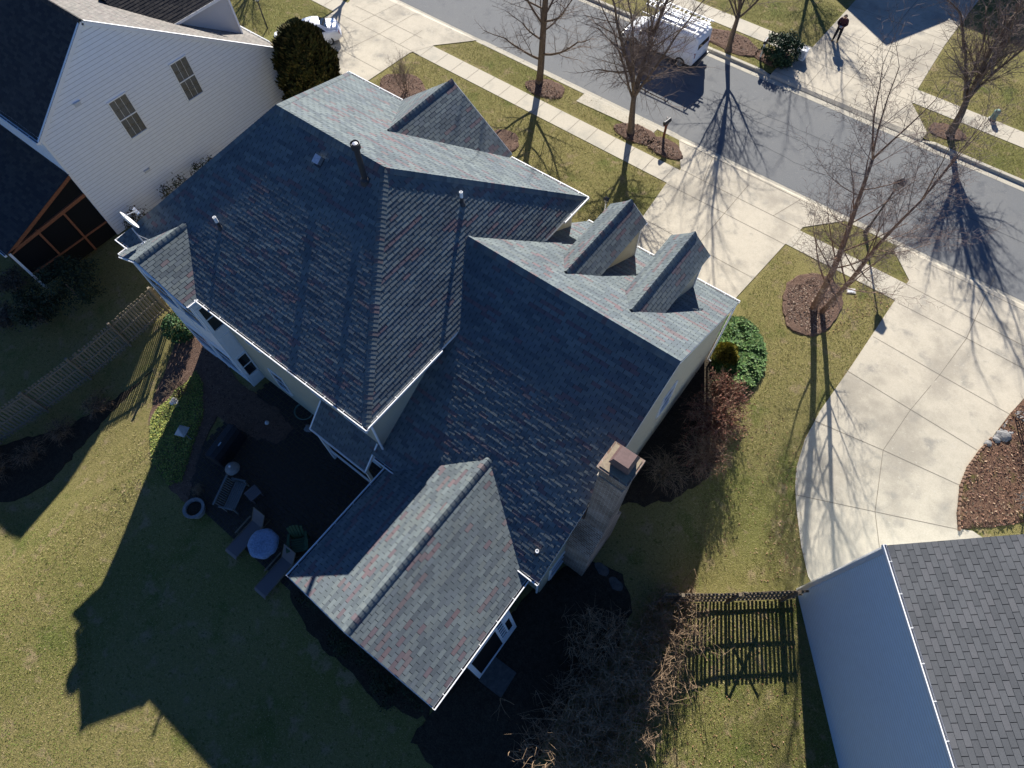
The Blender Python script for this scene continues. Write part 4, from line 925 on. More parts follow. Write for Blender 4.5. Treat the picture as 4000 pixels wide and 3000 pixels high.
# creeping juniper, yellow conifer and barberries by the garage
def cover(name, label, cat, poly_px, n, size, cols, h, seed, mound=.25, group=None, uplift=.6):
    """ground-hugging shrub whose outline follows a polygon given on the ground"""
    P = [tuple(g(*a)[:2]) for a in poly_px]; rng = random.Random(seed); xs = [a[0] for a in P]; ys = [a[1] for a in P]; cx = sum(xs) / len(xs); cy = sum(ys) / len(ys)
    t = thing(name, label, cat, (cx, cy, zg(cx, cy)), 0, group); q = MB(); k = 0
    def inside(x, y):
        c = False; j = len(P) - 1
        for i in range(len(P)):
            if (P[i][1] > y) != (P[j][1] > y) and x < (P[j][0] - P[i][0]) * (y - P[i][1]) / (P[j][1] - P[i][1]) + P[i][0]: c = not c
            j = i
        return c
    def edge(x, y):
        m_ = 9
        for i in range(len(P)):
            a = P[i]; b_ = P[(i + 1) % len(P)]; L2 = (b_[0] - a[0]) ** 2 + (b_[1] - a[1]) ** 2; u = max(0, min(1, ((x - a[0]) * (b_[0] - a[0]) + (y - a[1]) * (b_[1] - a[1])) / L2))
            m_ = min(m_, math.hypot(x - a[0] - u * (b_[0] - a[0]), y - a[1] - u * (b_[1] - a[1])))
        return m_
    while k < n:
        x = rng.uniform(min(xs), max(xs)); y = rng.uniform(min(ys), max(ys))
        if not inside(x, y): continue
        k += 1; e = edge(x, y); hh = h * min(1, e / mound) ** .6 * (.75 + .35 * math.sin(x * 5.1 + 1.3 * math.sin(y * 4)) * math.sin(y * 4.7 + x)) * rng.uniform(.55, 1.0)
        p = Vector((x - cx, y - cy, zg(x, y) - zg(cx, cy) + .03 + hh)); a = rng.uniform(0, 6.28); d = Vector((math.cos(a), math.sin(a), rng.uniform(.1, uplift))).normalized(); s_ = size * rng.uniform(.6, 1.4)
        w_ = d.cross(Vector((0, 0, 1))).normalized() * s_ * .28; col = rng.choice(cols); j = rng.uniform(.7, 1.3); col = tuple(c * j for c in col)
        q.face([p - d * s_ * .2, p + d * s_ * .4 + w_, p + d * s_, p + d * s_ * .4 - w_], 0, col)
    part(q, 'foliage', M['leaf'], t); return t
GRN = [(.045, .105, .022), (.065, .135, .028), (.085, .16, .035), (.032, .075, .018), (.10, .15, .04)]
cover('creeping_juniper', 'bright green spreading juniper at the garage corner', 'shrub', [(1566, 688), (1600, 690), (1632, 712), (1652, 760), (1648, 805), (1620, 842), (1585, 855), (1545, 840), (1540, 780), (1552, 730)], 9000, .15, GRN, .45, 91)
t = thing('golden_conifer', 'small pointed yellow-green conifer against the garage wall', 'shrub', g(1562, 778)); trunk_of(t, .8, .04); q = MB(); yr_ = lambda f: .62 * (1 - f ** 1.6) ** .8
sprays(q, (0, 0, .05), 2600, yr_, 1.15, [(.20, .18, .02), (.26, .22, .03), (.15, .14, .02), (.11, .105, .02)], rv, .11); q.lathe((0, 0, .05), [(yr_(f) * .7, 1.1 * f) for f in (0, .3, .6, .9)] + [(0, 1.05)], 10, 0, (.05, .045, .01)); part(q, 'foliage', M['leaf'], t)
def twiggy(name, label, base, rx, ry, h, ncane, seed, cols, leafcols=None, nleaf=0, lsize=.035, group=None, bark='vine', arch=.5, cat='shrub', sub=4, r0=.012, root=.18, sway=.12):
    """a bush of many canes that rise from the base and arch outwards"""
    t = thing(name, label, cat, base, 0, group); rng = random.Random(seed); q = MB(); lf = MB()
    for k in range(ncane):
        a = rng.uniform(0, 6.28); f = math.sqrt(rng.random()); ex, ey = math.cos(a) * f * rx, math.sin(a) * f * ry; hh = h * rng.uniform(.6, 1.1) * (1 - .25 * f)
        b0 = Vector((ex * root + rng.gauss(0, root * .5), ey * root + rng.gauss(0, root * .5), -.05)); n = 7; pts = []
        sw = Vector((rng.gauss(0, sway), rng.gauss(0, sway), 0)) * h
        for i in range(n + 1):
            u = i / n; pts.append(Vector((b0.x + (ex - b0.x) * u ** 1.5, b0.y + (ey - b0.y) * u ** 1.5, hh * (math.sin(u * math.pi * (.5 + arch * f * .45)))))+ sw * math.sin(u * 3.1) * .35 + Vector((rng.gauss(0, .025), rng.gauss(0, .025), rng.gauss(0, .02))) * h * u)
        q.tube(pts, [r0 * (1 - .75 * i / n) for i in range(n + 1)], 3, cap=False)
        for s_ in range(sub):
            i = rng.randint(2, n - 1); p = pts[i]; d = (pts[i + 1] - pts[i]).normalized(); nd = rot_about(d, R(rng.uniform(20, 75)), rng.uniform(0, 6.28)); l_ = h * rng.uniform(.15, .42); m_ = p + nd * l_ * .5 + Vector((0, 0, .05 * h)); e = p + nd * l_ + Vector((rng.gauss(0, .06), rng.gauss(0, .06), rng.uniform(-.16, .04))) * h
            q.tube([p, m_, e], [r0 * .45, r0 * .35, r0 * .2], 3, cap=False)
            for _ in range(nleaf):
                u = rng.random(); pp = p.lerp(e, u) + Vector((rng.gauss(0, .03), rng.gauss(0, .03), rng.gauss(0, .03))); nn = Vector((rng.gauss(0, 1), rng.gauss(0, 1), rng.gauss(.4, 1))).normalized(); x = nn.orthogonal().normalized(); y = nn.cross(x); z_ = lsize * rng.uniform(.6, 1.4); c_ = rng.choice(leafcols); j = rng.uniform(.7, 1.3)
                lf.face([pp - x * z_, pp + y * z_ * .5, pp + x * z_, pp - y * z_ * .5], 0, tuple(v * j for v in c_))
    part(q, 'canes', M[bark], t)
    if nleaf: part(lf, 'foliage', M['leaf'], t)
    return t
RED = [(.16, .055, .036), (.21, .08, .05), (.11, .042, .032), (.17, .10, .055)]
twiggy('barberry', 'red-brown twiggy barberry behind the yellow conifer', g(1556, 868), 1.2, 1.0, 1.6, 110, 101, None, RED, 9, .042, 'red twiggy shrubs beside the garage', 'birchbark', r0=.014)
twiggy('barberry', 'tall red-leaved barberry leaning over the lawn beside the garage', g(1528, 930), 1.5, 1.3, 1.9, 150, 102, None, RED, 9, .042, 'red twiggy shrubs beside the garage', 'birchbark', r0=.014)
twiggy('barberry', 'tan-stemmed barberry at the lawn corner near the chimney', g(1508, 1000), 1.4, 1.1, 1.6, 120, 103, None, RED, 5, .036, 'red twiggy shrubs beside the garage', 'vine')
twiggy('barberry', 'shaded brown shrub between the barberry and the chimney', g(1425, 1030), 1.2, 1.1, 1.3, 80, 104, None, [(.06, .04, .025), (.05, .055, .02)], 4, .03, 'red twiggy shrubs beside the garage', 'vine')
twiggy('wall_shrub', 'leafless climber clinging low to the garage gable wall', g(1478, 800), .35, .7, 1.6, 26, 105, None, [(.06, .08, .03), (.08, .05, .03)], 3, .04, None, 'vine')
# the long tangle of arching canes along the side yard
spots = [(1450, 1345, 1.5, 1.3, 1.9), (1400, 1425, 1.6, 1.5, 2.0), (1340, 1470, 1.7, 1.5, 2.1), (1290, 1400, 1.6, 1.4, 1.9), (1330, 1570, 1.6, 1.5, 1.9), (1250, 1540, 1.6, 1.4, 2.0), (1200, 1620, 1.4, 1.3, 1.9), (1290, 1660, 1.5, 1.4, 1.8)]
names = ['arching bare bush nearest the picket fence, its tips in the sun', 'arching bare bush just below the one by the fence', 'arching bare bush in the middle of the side yard tangle', 'arching bare bush on the house side of the tangle', 'arching bare bush on the sunny lower side of the tangle',
         'arching bare bush between the stone step and the tangle', 'curly bare bush with sunlit tips below the stone step', 'bare bush at the bottom edge of the picture']
for k, ((x, y, rx, ry, h), nm) in enumerate(zip(spots, names)):
    twiggy('arching_bush', nm, g(x, y), rx, ry, h, 115, 120 + k, None, None, 0, 0, 'arching bare bushes in the side yard', 'vine', 1.35, sub=4, r0=.014, root=.62, sway=.42)
# dark yard shrubs
DKG = [(.016, .028, .012), (.022, .036, .015), (.03, .042, .018), (.012, .02, .01)]
def dome(name, label, base, rx, ry, rz, n, size, cols, seed, group=None, clump=None, cat='shrub', flat=0):
    t = thing(name, label, cat, base, 0, group); rng = random.Random(seed); q = MB(); q.tube([(0, 0, -.05), (0, 0, rz * .5)], [.05, .03], 6); part(q, 'stem', M['bark'], t)
    q = MB(); leaves(q, (0, 0, rz * .42), rx, ry, rz * .62, n, size, cols, rng, .5, flat, .3, -.7, 1.0, clump); part(q, 'foliage', M['leaf'], t); return t
dome('camellia', 'glossy green shrub tucked behind the bay at the fence end', g(398, 722), .75, .75, 1.3, 1500, .075, [(.03, .075, .022), (.045, .10, .03), (.06, .12, .04), (.02, .045, .016)], 131)
dome('evergreen_shrub', 'large dark evergreen beside the screened porch', (-20.1, -2.2, -.0), 1.5, 1.6, 2.0, 4200, .07, DKG, 132, 'dark shrubs by the white house', 30)
dome('evergreen_shrub', 'dark evergreen nearest the porch post', (-20.9, -4.0, -.2), 1.1, 1.1, 1.4, 2400, .07, DKG, 133, 'dark shrubs by the white house', 20)
dome('foundation_shrub', 'leafy shrub against the white clapboard wall above the roof edge', (-21.1, 5.2, 0), .6, 1.1, 1.5, 900, .06, [(.035, .055, .02), (.05, .06, .025), (.09, .06, .03)], 134, 'shrubs along the white wall', 24)
dome('foundation_shrub', 'reddish leafy shrub at the foot of the white wall behind the dish', (-21.0, 2.7, 0), .7, .9, 1.5, 900, .06, [(.06, .04, .025), (.04, .05, .02), (.10, .05, .03)], 135, 'shrubs along the white wall', 24)
dome('foundation_shrub', 'leafy shrub against the white wall, partly behind the roof', (-21.1, 7.2, 0), .6, .9, 1.4, 800, .06, [(.035, .055, .02), (.07, .05, .025)], 136, 'shrubs along the white wall', 20)
HY = [(.16, .12, .085), (.12, .09, .065), (.20, .155, .11), (.08, .06, .045)]
for k, (x, y, nm) in enumerate([(38, 625, 'brown dried hydrangea nearest the porch post'), (18, 700, 'brown dried hydrangea at the left picture edge'), (95, 690, 'brown dried hydrangea between the porch and the fence')]):
    twiggy('hydrangea', nm, g(x, y), 1.1, 1.0, 1.2, 70, 140 + k, None, HY, 9, .05, 'dried hydrangeas in the shade', 'vine', .4, r0=.008)
for k, (x, y, nm) in enumerate([(215, 880, 'leafless brown shrub at the upper end of the fence bed'), (140, 935, 'leafless brown shrub in the middle of the fence bed'), (70, 985, 'leafless brown shrub at the lower end of the fence bed'), (5, 1020, 'leafless brown shrub at the left edge of the fence bed')]):
    twiggy('bare_bush', nm, g(x, y), 1.0, .9, .6, 90, 150 + k, None, [(.08, .05, .035), (.06, .045, .03)], 2, .035, 'bare shrubs along the picket fence', 'vine', .6, r0=.008)
cover('ground_ivy', 'sunlit yellow-green ground ivy at the lawn edge of the back bed', 'ground cover', [(330, 1000), (326, 950), (328, 905), (345, 880), (362, 868), (380, 845), (402, 830), (425, 800), (440, 830), (440, 900), (420, 960), (395, 1040), (365, 1050)], 9500, .07, [(.22, .25, .045), (.16, .20, .04), (.09, .13, .03), (.29, .28, .07)], .18, 161, .15, None, .9)
twiggy('bare_bush', 'sprawling dark bare shrub over the pale stone', g(392, 855), .9, .8, 1.0, 40, 162, None, None, 0, 0, None, 'bark', .5, r0=.012)
q0 = dome('boxwood', 'dark low shrub in the front bed beside the drive', (-2.0, 14.4, 0), 1.1, .7, .9, 1800, .05, [(.03, .045, .015), (.045, .06, .02), (.07, .06, .03)], 163, None, 20)
dome('round_evergreen', 'round dark green yew beside the far mailbox', g(1682, 128), 1.25, 1.15, 1.5, 4200, .085, [(.02, .045, .018), (.03, .06, .025), (.045, .08, .035), (.012, .03, .012)], 164, None, 34)
for k, (x, y, rx, nm) in enumerate([(690, 1290, 1.1, 'dark hedge shrub under the wing gable, nearer the loungers'), (760, 1400, 1.3, 'dark hedge shrub in the middle under the wing gable'), (850, 1490, 1.2, 'dark hedge shrub under the far end of the wing gable')]):
    dome('hedge_shrub', nm, g(x + 8, y - 18), rx, .9, 1.0, 2000, .05, DKG, 170 + k, 'dark shrubs under the wing gable', 24)
twiggy('ornamental_grass', 'pale dry grass clump in the shaded back bed', g(432, 1062), .35, .35, .5, 60, 175, None, None, 0, 0, None, 'vine', .9, 'grass clump', 0, .006)
# fallen leaves, bark chips and clover: uncountable
def scatter(name, polys, n, size, cols, seed, off=.03, tilt=.5):
    rng = random.Random(seed); q = MB()
    for P in polys:
        xs = [a[0] for a in P]; ys = [a[1] for a in P]; k = 0
        while k < n:
            x = rng.uniform(min(xs), max(xs)); y = rng.uniform(min(ys), max(ys)); c = False; j = len(P) - 1
            for i in range(len(P)):
                if (P[i][1] > y) != (P[j][1] > y) and x < (P[j][0] - P[i][0]) * (y - P[i][1]) / (P[j][1] - P[i][1]) + P[i][0]: c = not c
                j = i
            if not c: continue
            k += 1; nn = Vector((rng.gauss(0, tilt), rng.gauss(0, tilt), 1)).normalized(); a = nn.orthogonal().normalized(); b_ = nn.cross(a); th = rng.uniform(0, 6.28); X = a * math.cos(th) + b_ * math.sin(th); Y = nn.cross(X); s_ = size * rng.uniform(.6, 1.4); pp = Vector((x, y, zg(x, y) + off)); col = rng.choice(cols); jj = rng.uniform(.7, 1.3)
            q.face([pp - X * s_, pp + Y * s_ * .5, pp + X * s_, pp - Y * s_ * .5], 0, tuple(v * jj for v in col))
    o = q.build(name, M['leaf']); o['kind'] = 'stuff'; return o
LV = [(.26, .15, .075), (.20, .10, .05), (.32, .21, .12), (.15, .08, .045)]
scatter('fallen_leaves', [pts_d([(1770, 740), (1925, 660), (1880, 600), (1840, 590), (1820, 680)]), pts_d([(1720, 1010), (1745, 1245), (1640, 1260), (1700, 1000), (1770, 880)]), pts_d([(1420, 1659), (1440, 1500), (1730, 1480), (1800, 1659)]), pts_d([(1440, 1330), (1725, 1300), (1740, 1480), (1440, 1480)]), pts_d([(1500, 940), (1700, 900), (1720, 1200), (1510, 1200)])], 300, .038, LV, 201)
scatter('fallen_leaves', [rde[1:][:-1] + [tuple(g(2330, 850)[:2]), tuple(g(2330, 1120)[:2]), tuple(g(2110, 1142)[:2])]], 2600, .05, [(.24, .13, .08), (.16, .08, .055), (.32, .22, .14), (.10, .055, .04)], 202, .13, .7)
scatter('bark_chips', [blob(s2w(-11.1, 24.5), 1.2, .75, rg), blob(s2w(-4.6, 24.6), 1.15, .7, rg), blob(s2w(-2.7, 24.55), 1.1, .6, rg), blob(s2w(-4.2, 35.95), 1.9, .8, rg), blob(g(868, 193)[:2], 1.6, 1.2, rg)], 420, .045, [(.22, .14, .10), (.12, .075, .055), (.32, .23, .17), (.07, .045, .035)], 203, .09, .8)
scatter('bark_chips', [pts_d([(1700, 690), (1700, 625), (1757, 600), (1812, 640), (1790, 705), (1745, 718)])], 1500, .045, [(.30, .22, .16), (.16, .10, .075), (.38, .29, .22), (.09, .06, .045)], 204, .09, .8)
scatter('fallen_leaves', [pts_d([(0, 1130), (300, 1050), (190, 1310), (160, 1530), (60, 1659), (0, 1659)])], 160, .028, [(.30, .22, .12), (.22, .15, .08)], 205, .04, .6)
# grass: short blades standing on the sunlit lawns (one object, nobody could count it)
def grass(name, polys, dens, seed):
    rng = random.Random(seed); vs = []; fs = []; cs = []
    for P in polys:
        xs = [a[0] for a in P]; ys = [a[1] for a in P]; ar = abs(sum(P[i][0] * P[(i + 1) % len(P)][1] - P[(i + 1) % len(P)][0] * P[i][1] for i in range(len(P)))) / 2
        for _ in range(int(ar * dens)):
            while True:
                x = rng.uniform(min(xs), max(xs)); y = rng.uniform(min(ys), max(ys)); c = False; j = len(P) - 1
                for i in range(len(P)):
                    if (P[i][1] > y) != (P[j][1] > y) and x < (P[j][0] - P[i][0]) * (y - P[i][1]) / (P[j][1] - P[i][1]) + P[i][0]: c = not c
                    j = i
                if c: break
            z = zg(x, y); a = rng.uniform(0, 6.28); h = rng.uniform(.03, .075); l_ = rng.uniform(.0, .06); w_ = rng.uniform(.006, .014); dx, dy = math.cos(a), math.sin(a); ox, oy = rng.gauss(0, 1) * l_, rng.gauss(0, 1) * l_
            i = len(vs); vs += [(x - dx * w_, y - dy * w_, z - .01), (x + dx * w_, y + dy * w_, z - .01), (x + ox, y + oy, z + h)]; fs.append((i, i + 1, i + 2))
            n_ = math.sin(x * .9 + 2 * math.sin(y * .7)) * math.sin(y * 1.1 + x * .3)
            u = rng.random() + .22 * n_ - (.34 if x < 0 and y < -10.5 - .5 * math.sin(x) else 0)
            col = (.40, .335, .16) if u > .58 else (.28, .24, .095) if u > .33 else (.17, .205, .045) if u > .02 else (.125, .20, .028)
            cs.append(col)
    q = MB(); q.v = vs; q.f = fs; q.m = [0] * len(fs); q.c = cs
    o = q.build(name, M['leaf']); o['kind'] = 'stuff'; return o
GP = [pts_d([(0, 1090), (80, 1120), (330, 1010), (190, 1310), (200, 1560), (345, 1525), (480, 1659), (0, 1659)]), pts_d([(85, 1100), (325, 800), (370, 745), (405, 830), (330, 1000)]),
      pts_d([(1510, 1100), (1560, 960), (1655, 830), (1655, 770), (1600, 660), (1690, 535), (1725, 555), (1690, 640), (1700, 710), (1760, 735), (1830, 690), (1880, 590), (1930, 660), (1770, 890), (1715, 1040), (1740, 1250), (1495, 1265)]),
      pts_d([(1430, 1659), (1440, 1300), (1725, 1300), (1800, 1659)]), pts_st([(-19.5, 22.3), (-20.2, 18.5), (-19.5, 15), (-1.5, 15.6), (-.6, 18.5), (-1, 22.3)]), pts_st([(-19.4, 23.9), (-17.9, 25.75), (-2.6, 25.75), (-1.2, 23.8)]), pts_st([(7.2, 23.9), (8.3, 25.7), (11, 25.7), (12.3, 23.9)]),
      pts_st([(-16, 38.8), (.1, 38.8), (0, 44), (-12, 44)]), pts_st([(7.2, 38.8), (7, 43), (16, 43), (17, 38.8)]), pts_st([(8.5, 35.2), (7.5, 37.1), (17, 37.1), (15.3, 34.7), (9, 34.7)]), pts_st([(-8, 34.7), (-8, 37.1), (-.2, 37.1), (-.9, 34.7)]), pts_st([(-36, 17), (-29.5, 17), (-28, 21.5), (-28, 22.2), (-36, 22.2)])]
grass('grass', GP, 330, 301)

# ================================================================ FENCES
def picket_fence(name, label, a, b_, h, pw, gap, post_every, wood, seed, side=1):
    a = Vector((a[0], a[1], 0)); b_ = Vector((b_[0], b_[1], 0)); d = b_ - a; L_ = d.length; d.normalize(); nrm = Vector((-d.y, d.x, 0)) * side; rng = random.Random(seed)
    t = thing(name, label, 'fence', (a.x, a.y, zg(a.x, a.y)), 0, 'wooden picket fences'); o = Vector((a.x, a.y, zg(a.x, a.y)))
    gz_ = lambda s: zg(*(a + d * s)[:2]) - o.z
    q = MB(); s = 0
    while s < L_:
        x = d * s + nrm * .03; z = gz_(s) + rng.uniform(-.02, .02); hh = h + rng.uniform(-.02, .02); lean = d * rng.uniform(-.012, .012)
        q.obox(x + Vector((0, 0, z + hh / 2 + .04)) + lean, d * pw / 2, nrm * .010, Vector((0, 0, hh / 2)) + lean); s += pw + gap
    part(q, 'pickets', M[wood], t)
    for f in (.14, .55, .92):
        q = MB(); s = 0
        while s < L_ - .05:
            e = min(L_, s + 1.2); q.bar(d * s + Vector((0, 0, gz_(s) + h * f)), d * e + Vector((0, 0, gz_(e) + h * f)), .04, .085); s = e
        part(q, 'rail', M[wood], t)
    s = .6
    while s < L_:
        q = MB(); z = gz_(s); q.obox(d * s - nrm * .06 + Vector((0, 0, z + (h + .25) / 2 - .1)), d * .045, nrm * .045, Vector((0, 0, (h + .25) / 2))); q.obox(d * s - nrm * .06 + Vector((0, 0, z + h + .17)), d * .06, nrm * .06, Vector((0, 0, .02))); part(q, 'post', M[wood], t); s += post_every
    return t, a, d, nrm, o
_a, _b = G(0, 1733), G(672, 1206); _d = (_a - _b).normalized(); fl0 = _b - _d * .4; fl1 = _a + _d * 8
picket_fence('picket_fence', 'weathered wooden picket fence running beside the back lawn at left', fl0, fl1, 1.8, .09, .075, 2.4, 'fencewood', 401, -1)
t, fa, fd, fn, fo = picket_fence('picket_fence', 'dark wooden picket fence and gate joining the grey house at right', (10.9, 2.86), (15.15, 6.35), 1.7, .10, .055, 2.2, 'oldwood', 402)
q = MB(); q.bar(fd * 2.9 + Vector((0, 0, .3)), fd * 4.0 + Vector((0, 0, 1.5)), .04, .08); q.bar(fd * 4.0 + Vector((0, 0, .3)), fd * 2.9 + Vector((0, 0, 1.5)), .04, .08); part(q, 'gate_brace', M['oldwood'], t)

# ================================================================ STREET FURNITURE
def mailbox(name, label, base, face, post_m, seed):
    t = thing(name, label, 'mailbox', base, math.atan2(face[1], face[0])); q = MB()
    q.box((-.05, -.05, -.05), (.05, .05, 1.02)); q.bar((0, 0, .66), (.2, 0, .98), .05, .05); q.box((-.28, -.05, .98), (.28, .05, 1.04)); part(q, 'post', M[post_m], t)
    q = MB(); n = 9; vs = []
    for x in (-.27, .27):
        vs += [(x, -.095, 1.045), (x, -.095, 1.15)] + [(x, -.095 * math.cos(math.pi * k / n), 1.15 + .095 * math.sin(math.pi * k / n)) for k in range(1, n)] + [(x, .095, 1.15), (x, .095, 1.045)]
    m_ = len(vs) // 2
    q.raw(vs, [tuple(range(m_))[::-1], tuple(range(m_, 2 * m_))] + [(k, (k + 1) % m_, m_ + (k + 1) % m_, m_ + k) for k in range(m_)]); bx = part(q, 'box', M['black'], t)
    q = MB(); q.box((.272, -.085, 1.06), (.285, .085, 1.2)); dr = q.build('door', M['black']); dr.parent = bx
    q = MB(); q.box((.05, .10, 1.1), (.07, .115, 1.3)); q.box((.05, .10, 1.25), (.15, .115, 1.3)); fl_ = q.build('flag', M['taillight']); fl_.parent = bx
    return t
mailbox('mailbox', 'black mailbox on a red-brown post on the near verge', g(1433, 298), (.15, 1), 'darkred', 1)
mailbox('mailbox', 'black mailbox on a white post beside the round yew across the street', g(1642, 125), (.1, -1), 'white', 2)
lb = V(3516, 713, 3.45)
lamp = thing('street_lamp', 'tall black post lamp with lantern head behind the birch', 'street lamp', (lb.x, lb.y, 0)); q = MB(); q.lathe((0, 0, -.05), [(.11, 0), (.10, .5), (.06, .6), (.05, 1.2), (.042, 3.0), (.07, 3.05), (.05, 3.1)], 12); part(q, 'pole', M['black'], lamp)
def lantern(t, z, s_):
    q = MB(); b0 = [(x * .12 * s_, y * .12 * s_, z) for x, y in ((-1, -1), (1, -1), (1, 1), (-1, 1))]; b1 = [(x * .2 * s_, y * .2 * s_, z + .4 * s_) for x, y in ((-1, -1), (1, -1), (1, 1), (-1, 1))]
    for k in range(4): q.bar(b0[k], b1[k], .03 * s_, .03 * s_); q.bar(b0[k], b0[(k + 1) % 4], .04 * s_, .04 * s_); q.bar(b1[k], b1[(k + 1) % 4], .04 * s_, .04 * s_)
    q.raw([(x * .26 * s_, y * .26 * s_, z + .41 * s_) for x, y in ((-1, -1), (1, -1), (1, 1), (-1, 1))] + [(0, 0, z + .62 * s_)], [(0, 1, 4), (1, 2, 4), (2, 3, 4), (3, 0, 4), (3, 2, 1, 0)]); h_ = part(q, 'lantern', M['black'], t)
    q = MB(); q.raw([tuple(v) for v in b0] + [tuple(v) for v in b1], [(0, 1, 5, 4), (1, 2, 6, 5), (2, 3, 7, 6), (3, 0, 4, 7)]); gl = q.build('lamp_glass', M['lightglass']); gl.parent = h_
lantern(lamp, 3.1, 1.0)
yl_ = thing('yard_lamp', 'black post lantern on the white house front lawn', 'yard lamp', g(578, 62)); q = MB(); q.lathe((0, 0, -.05), [(.05, 0), (.04, 1.8), (.055, 1.85)], 10); part(q, 'pole', M['black'], yl_); lantern(yl_, 1.85, .7)
pl = thing('path_lamp', 'small lantern post in the front bed beside the drive', 'path lamp', G(2358, 845)); q = MB(); q.lathe((0, 0, -.05), [(.04, 0), (.035, 1.0), (.05, 1.05)], 8); part(q, 'pole', M['white'], pl); lantern(pl, 1.05, .55)
ub = thing('utility_box', 'white boxy utility cabinet at the pavement beside the yew', 'utility box', g(1727, 126), SY); q = MB(); q.box((-.3, -.22, -.05), (.3, .22, .62)); part(q, 'cabinet', M['white'], ub); q = MB(); q.box((-.33, -.25, .62), (.33, .25, .68)); part(q, 'lid', M['white'], ub); q = MB(); q.box((-.27, -.228, .08), (.27, -.221, .56)); q.box((.14, -.24, .3), (.18, -.228, .4)); part(q, 'door', M['trimgrey'], ub)
gp = thing('utility_pedestal', 'small green utility pedestal beside the far pavement at right', 'utility pedestal', g(2142, 258)); q = MB(); q.lathe((0, 0, -.05), [(.16, 0), (.16, .5), (.18, .52), (.17, .62), (.10, .7), (0, .72)], 14); part(q, 'body', M['greenbox'], gp); q = MB(); q.lathe((0, 0, -.05), [(.22, 0), (.22, .12), (.16, .14)], 14); part(q, 'base', M['black'], gp)
vc = thing('meter_cover', 'pale square meter cover sunk in the lawn beside the birch', 'ground cover plate', g(1838, 629), .5); q = MB(); q.box((-.22, -.16, 0), (.22, .16, .045)); part(q, 'frame', M['concrete'], vc); q = MB(); q.box((-.18, -.12, .045), (.18, .12, .055)); part(q, 'lid', M['trimgrey'], vc)
# stones and edging bricks in the red bed
rs = random.Random(9)
for k, (x, y, s_, nm) in enumerate([(2163, 944, .24, 'rounded dark grey boulder at the tip of the red bed'), (2148, 952, .17, 'smaller grey boulder left of the rounded one'), (2133, 960, .15, 'low flat grey stone at the end of the boulder row')]):
    t = thing('boulder', nm, 'boulder', g(x, y)); bm = bmesh.new(); bmesh.ops.create_icosphere(bm, subdivisions=3, radius=1)
    for v in bm.verts: n_ = 1 + .12 * math.sin(v.co.x * 3 + k) + .10 * math.sin(v.co.y * 4 + 2 * k) + .04 * math.sin(v.co.z * 9); v.co = Vector((v.co.x * s_ * 1.25 * n_, v.co.y * s_ * n_, max(-.05, v.co.z * s_ * .8 * n_ + s_ * .35)))
    me = bpy.data.meshes.new('rock'); bm.to_mesh(me); bm.free(); me.materials.append(M['stone']); o = bpy.data.objects.new('rock', me); C.objects.link(o); o.parent = t
st_ = sheet('stone_ledge', pts_d([(2140, 948), (2175, 908), (2195, 890), (2330, 880), (2330, 915), (2215, 918), (2190, 935), (2170, 960)]), .1, M['stone'], kind=True, dome=.06)
eb = None
path = [Vector((*q_, 0)) for q_ in rde[1:8]]; acc = 0; kk = 0
for a, b_ in zip(path, path[1:]):
    L_ = (b_ - a).length; d = (b_ - a).normalized(); s = 0
    if a.y > g(2140, 952).y: continue
    while s < L_:
        p = a + d * s; p.z = zg(p.x, p.y); ang = math.atan2(d.y, d.x) + rs.uniform(-.08, .08)
        if eb is None:
            bm = bmesh.new(); bmesh.ops.create_cube(bm, size=1)
            for v in bm.verts: v.co = Vector((v.co.x * .17, v.co.y * .10, v.co.z * .16 + .06))
            bmesh.ops.bevel(bm, geom=bm.edges[:], offset=.022, segments=2, affect='EDGES'); me = bpy.data.meshes.new('edging_brick'); bm.to_mesh(me); bm.free(); me.materials.append(M['edgebrick']); eb = bpy.data.objects.new('edging_brick', me); C.objects.link(eb); o = eb
            tag(eb, 'small brown rounded brick in the curved edging of the red mulch bed', 'edging brick', 'edging bricks of the red mulch bed')
        else: o = eb.copy(); C.objects.link(o)
        o.location = p; o.rotation_euler = (rs.uniform(-.05, .05), rs.uniform(-.05, .05), ang); s += .205
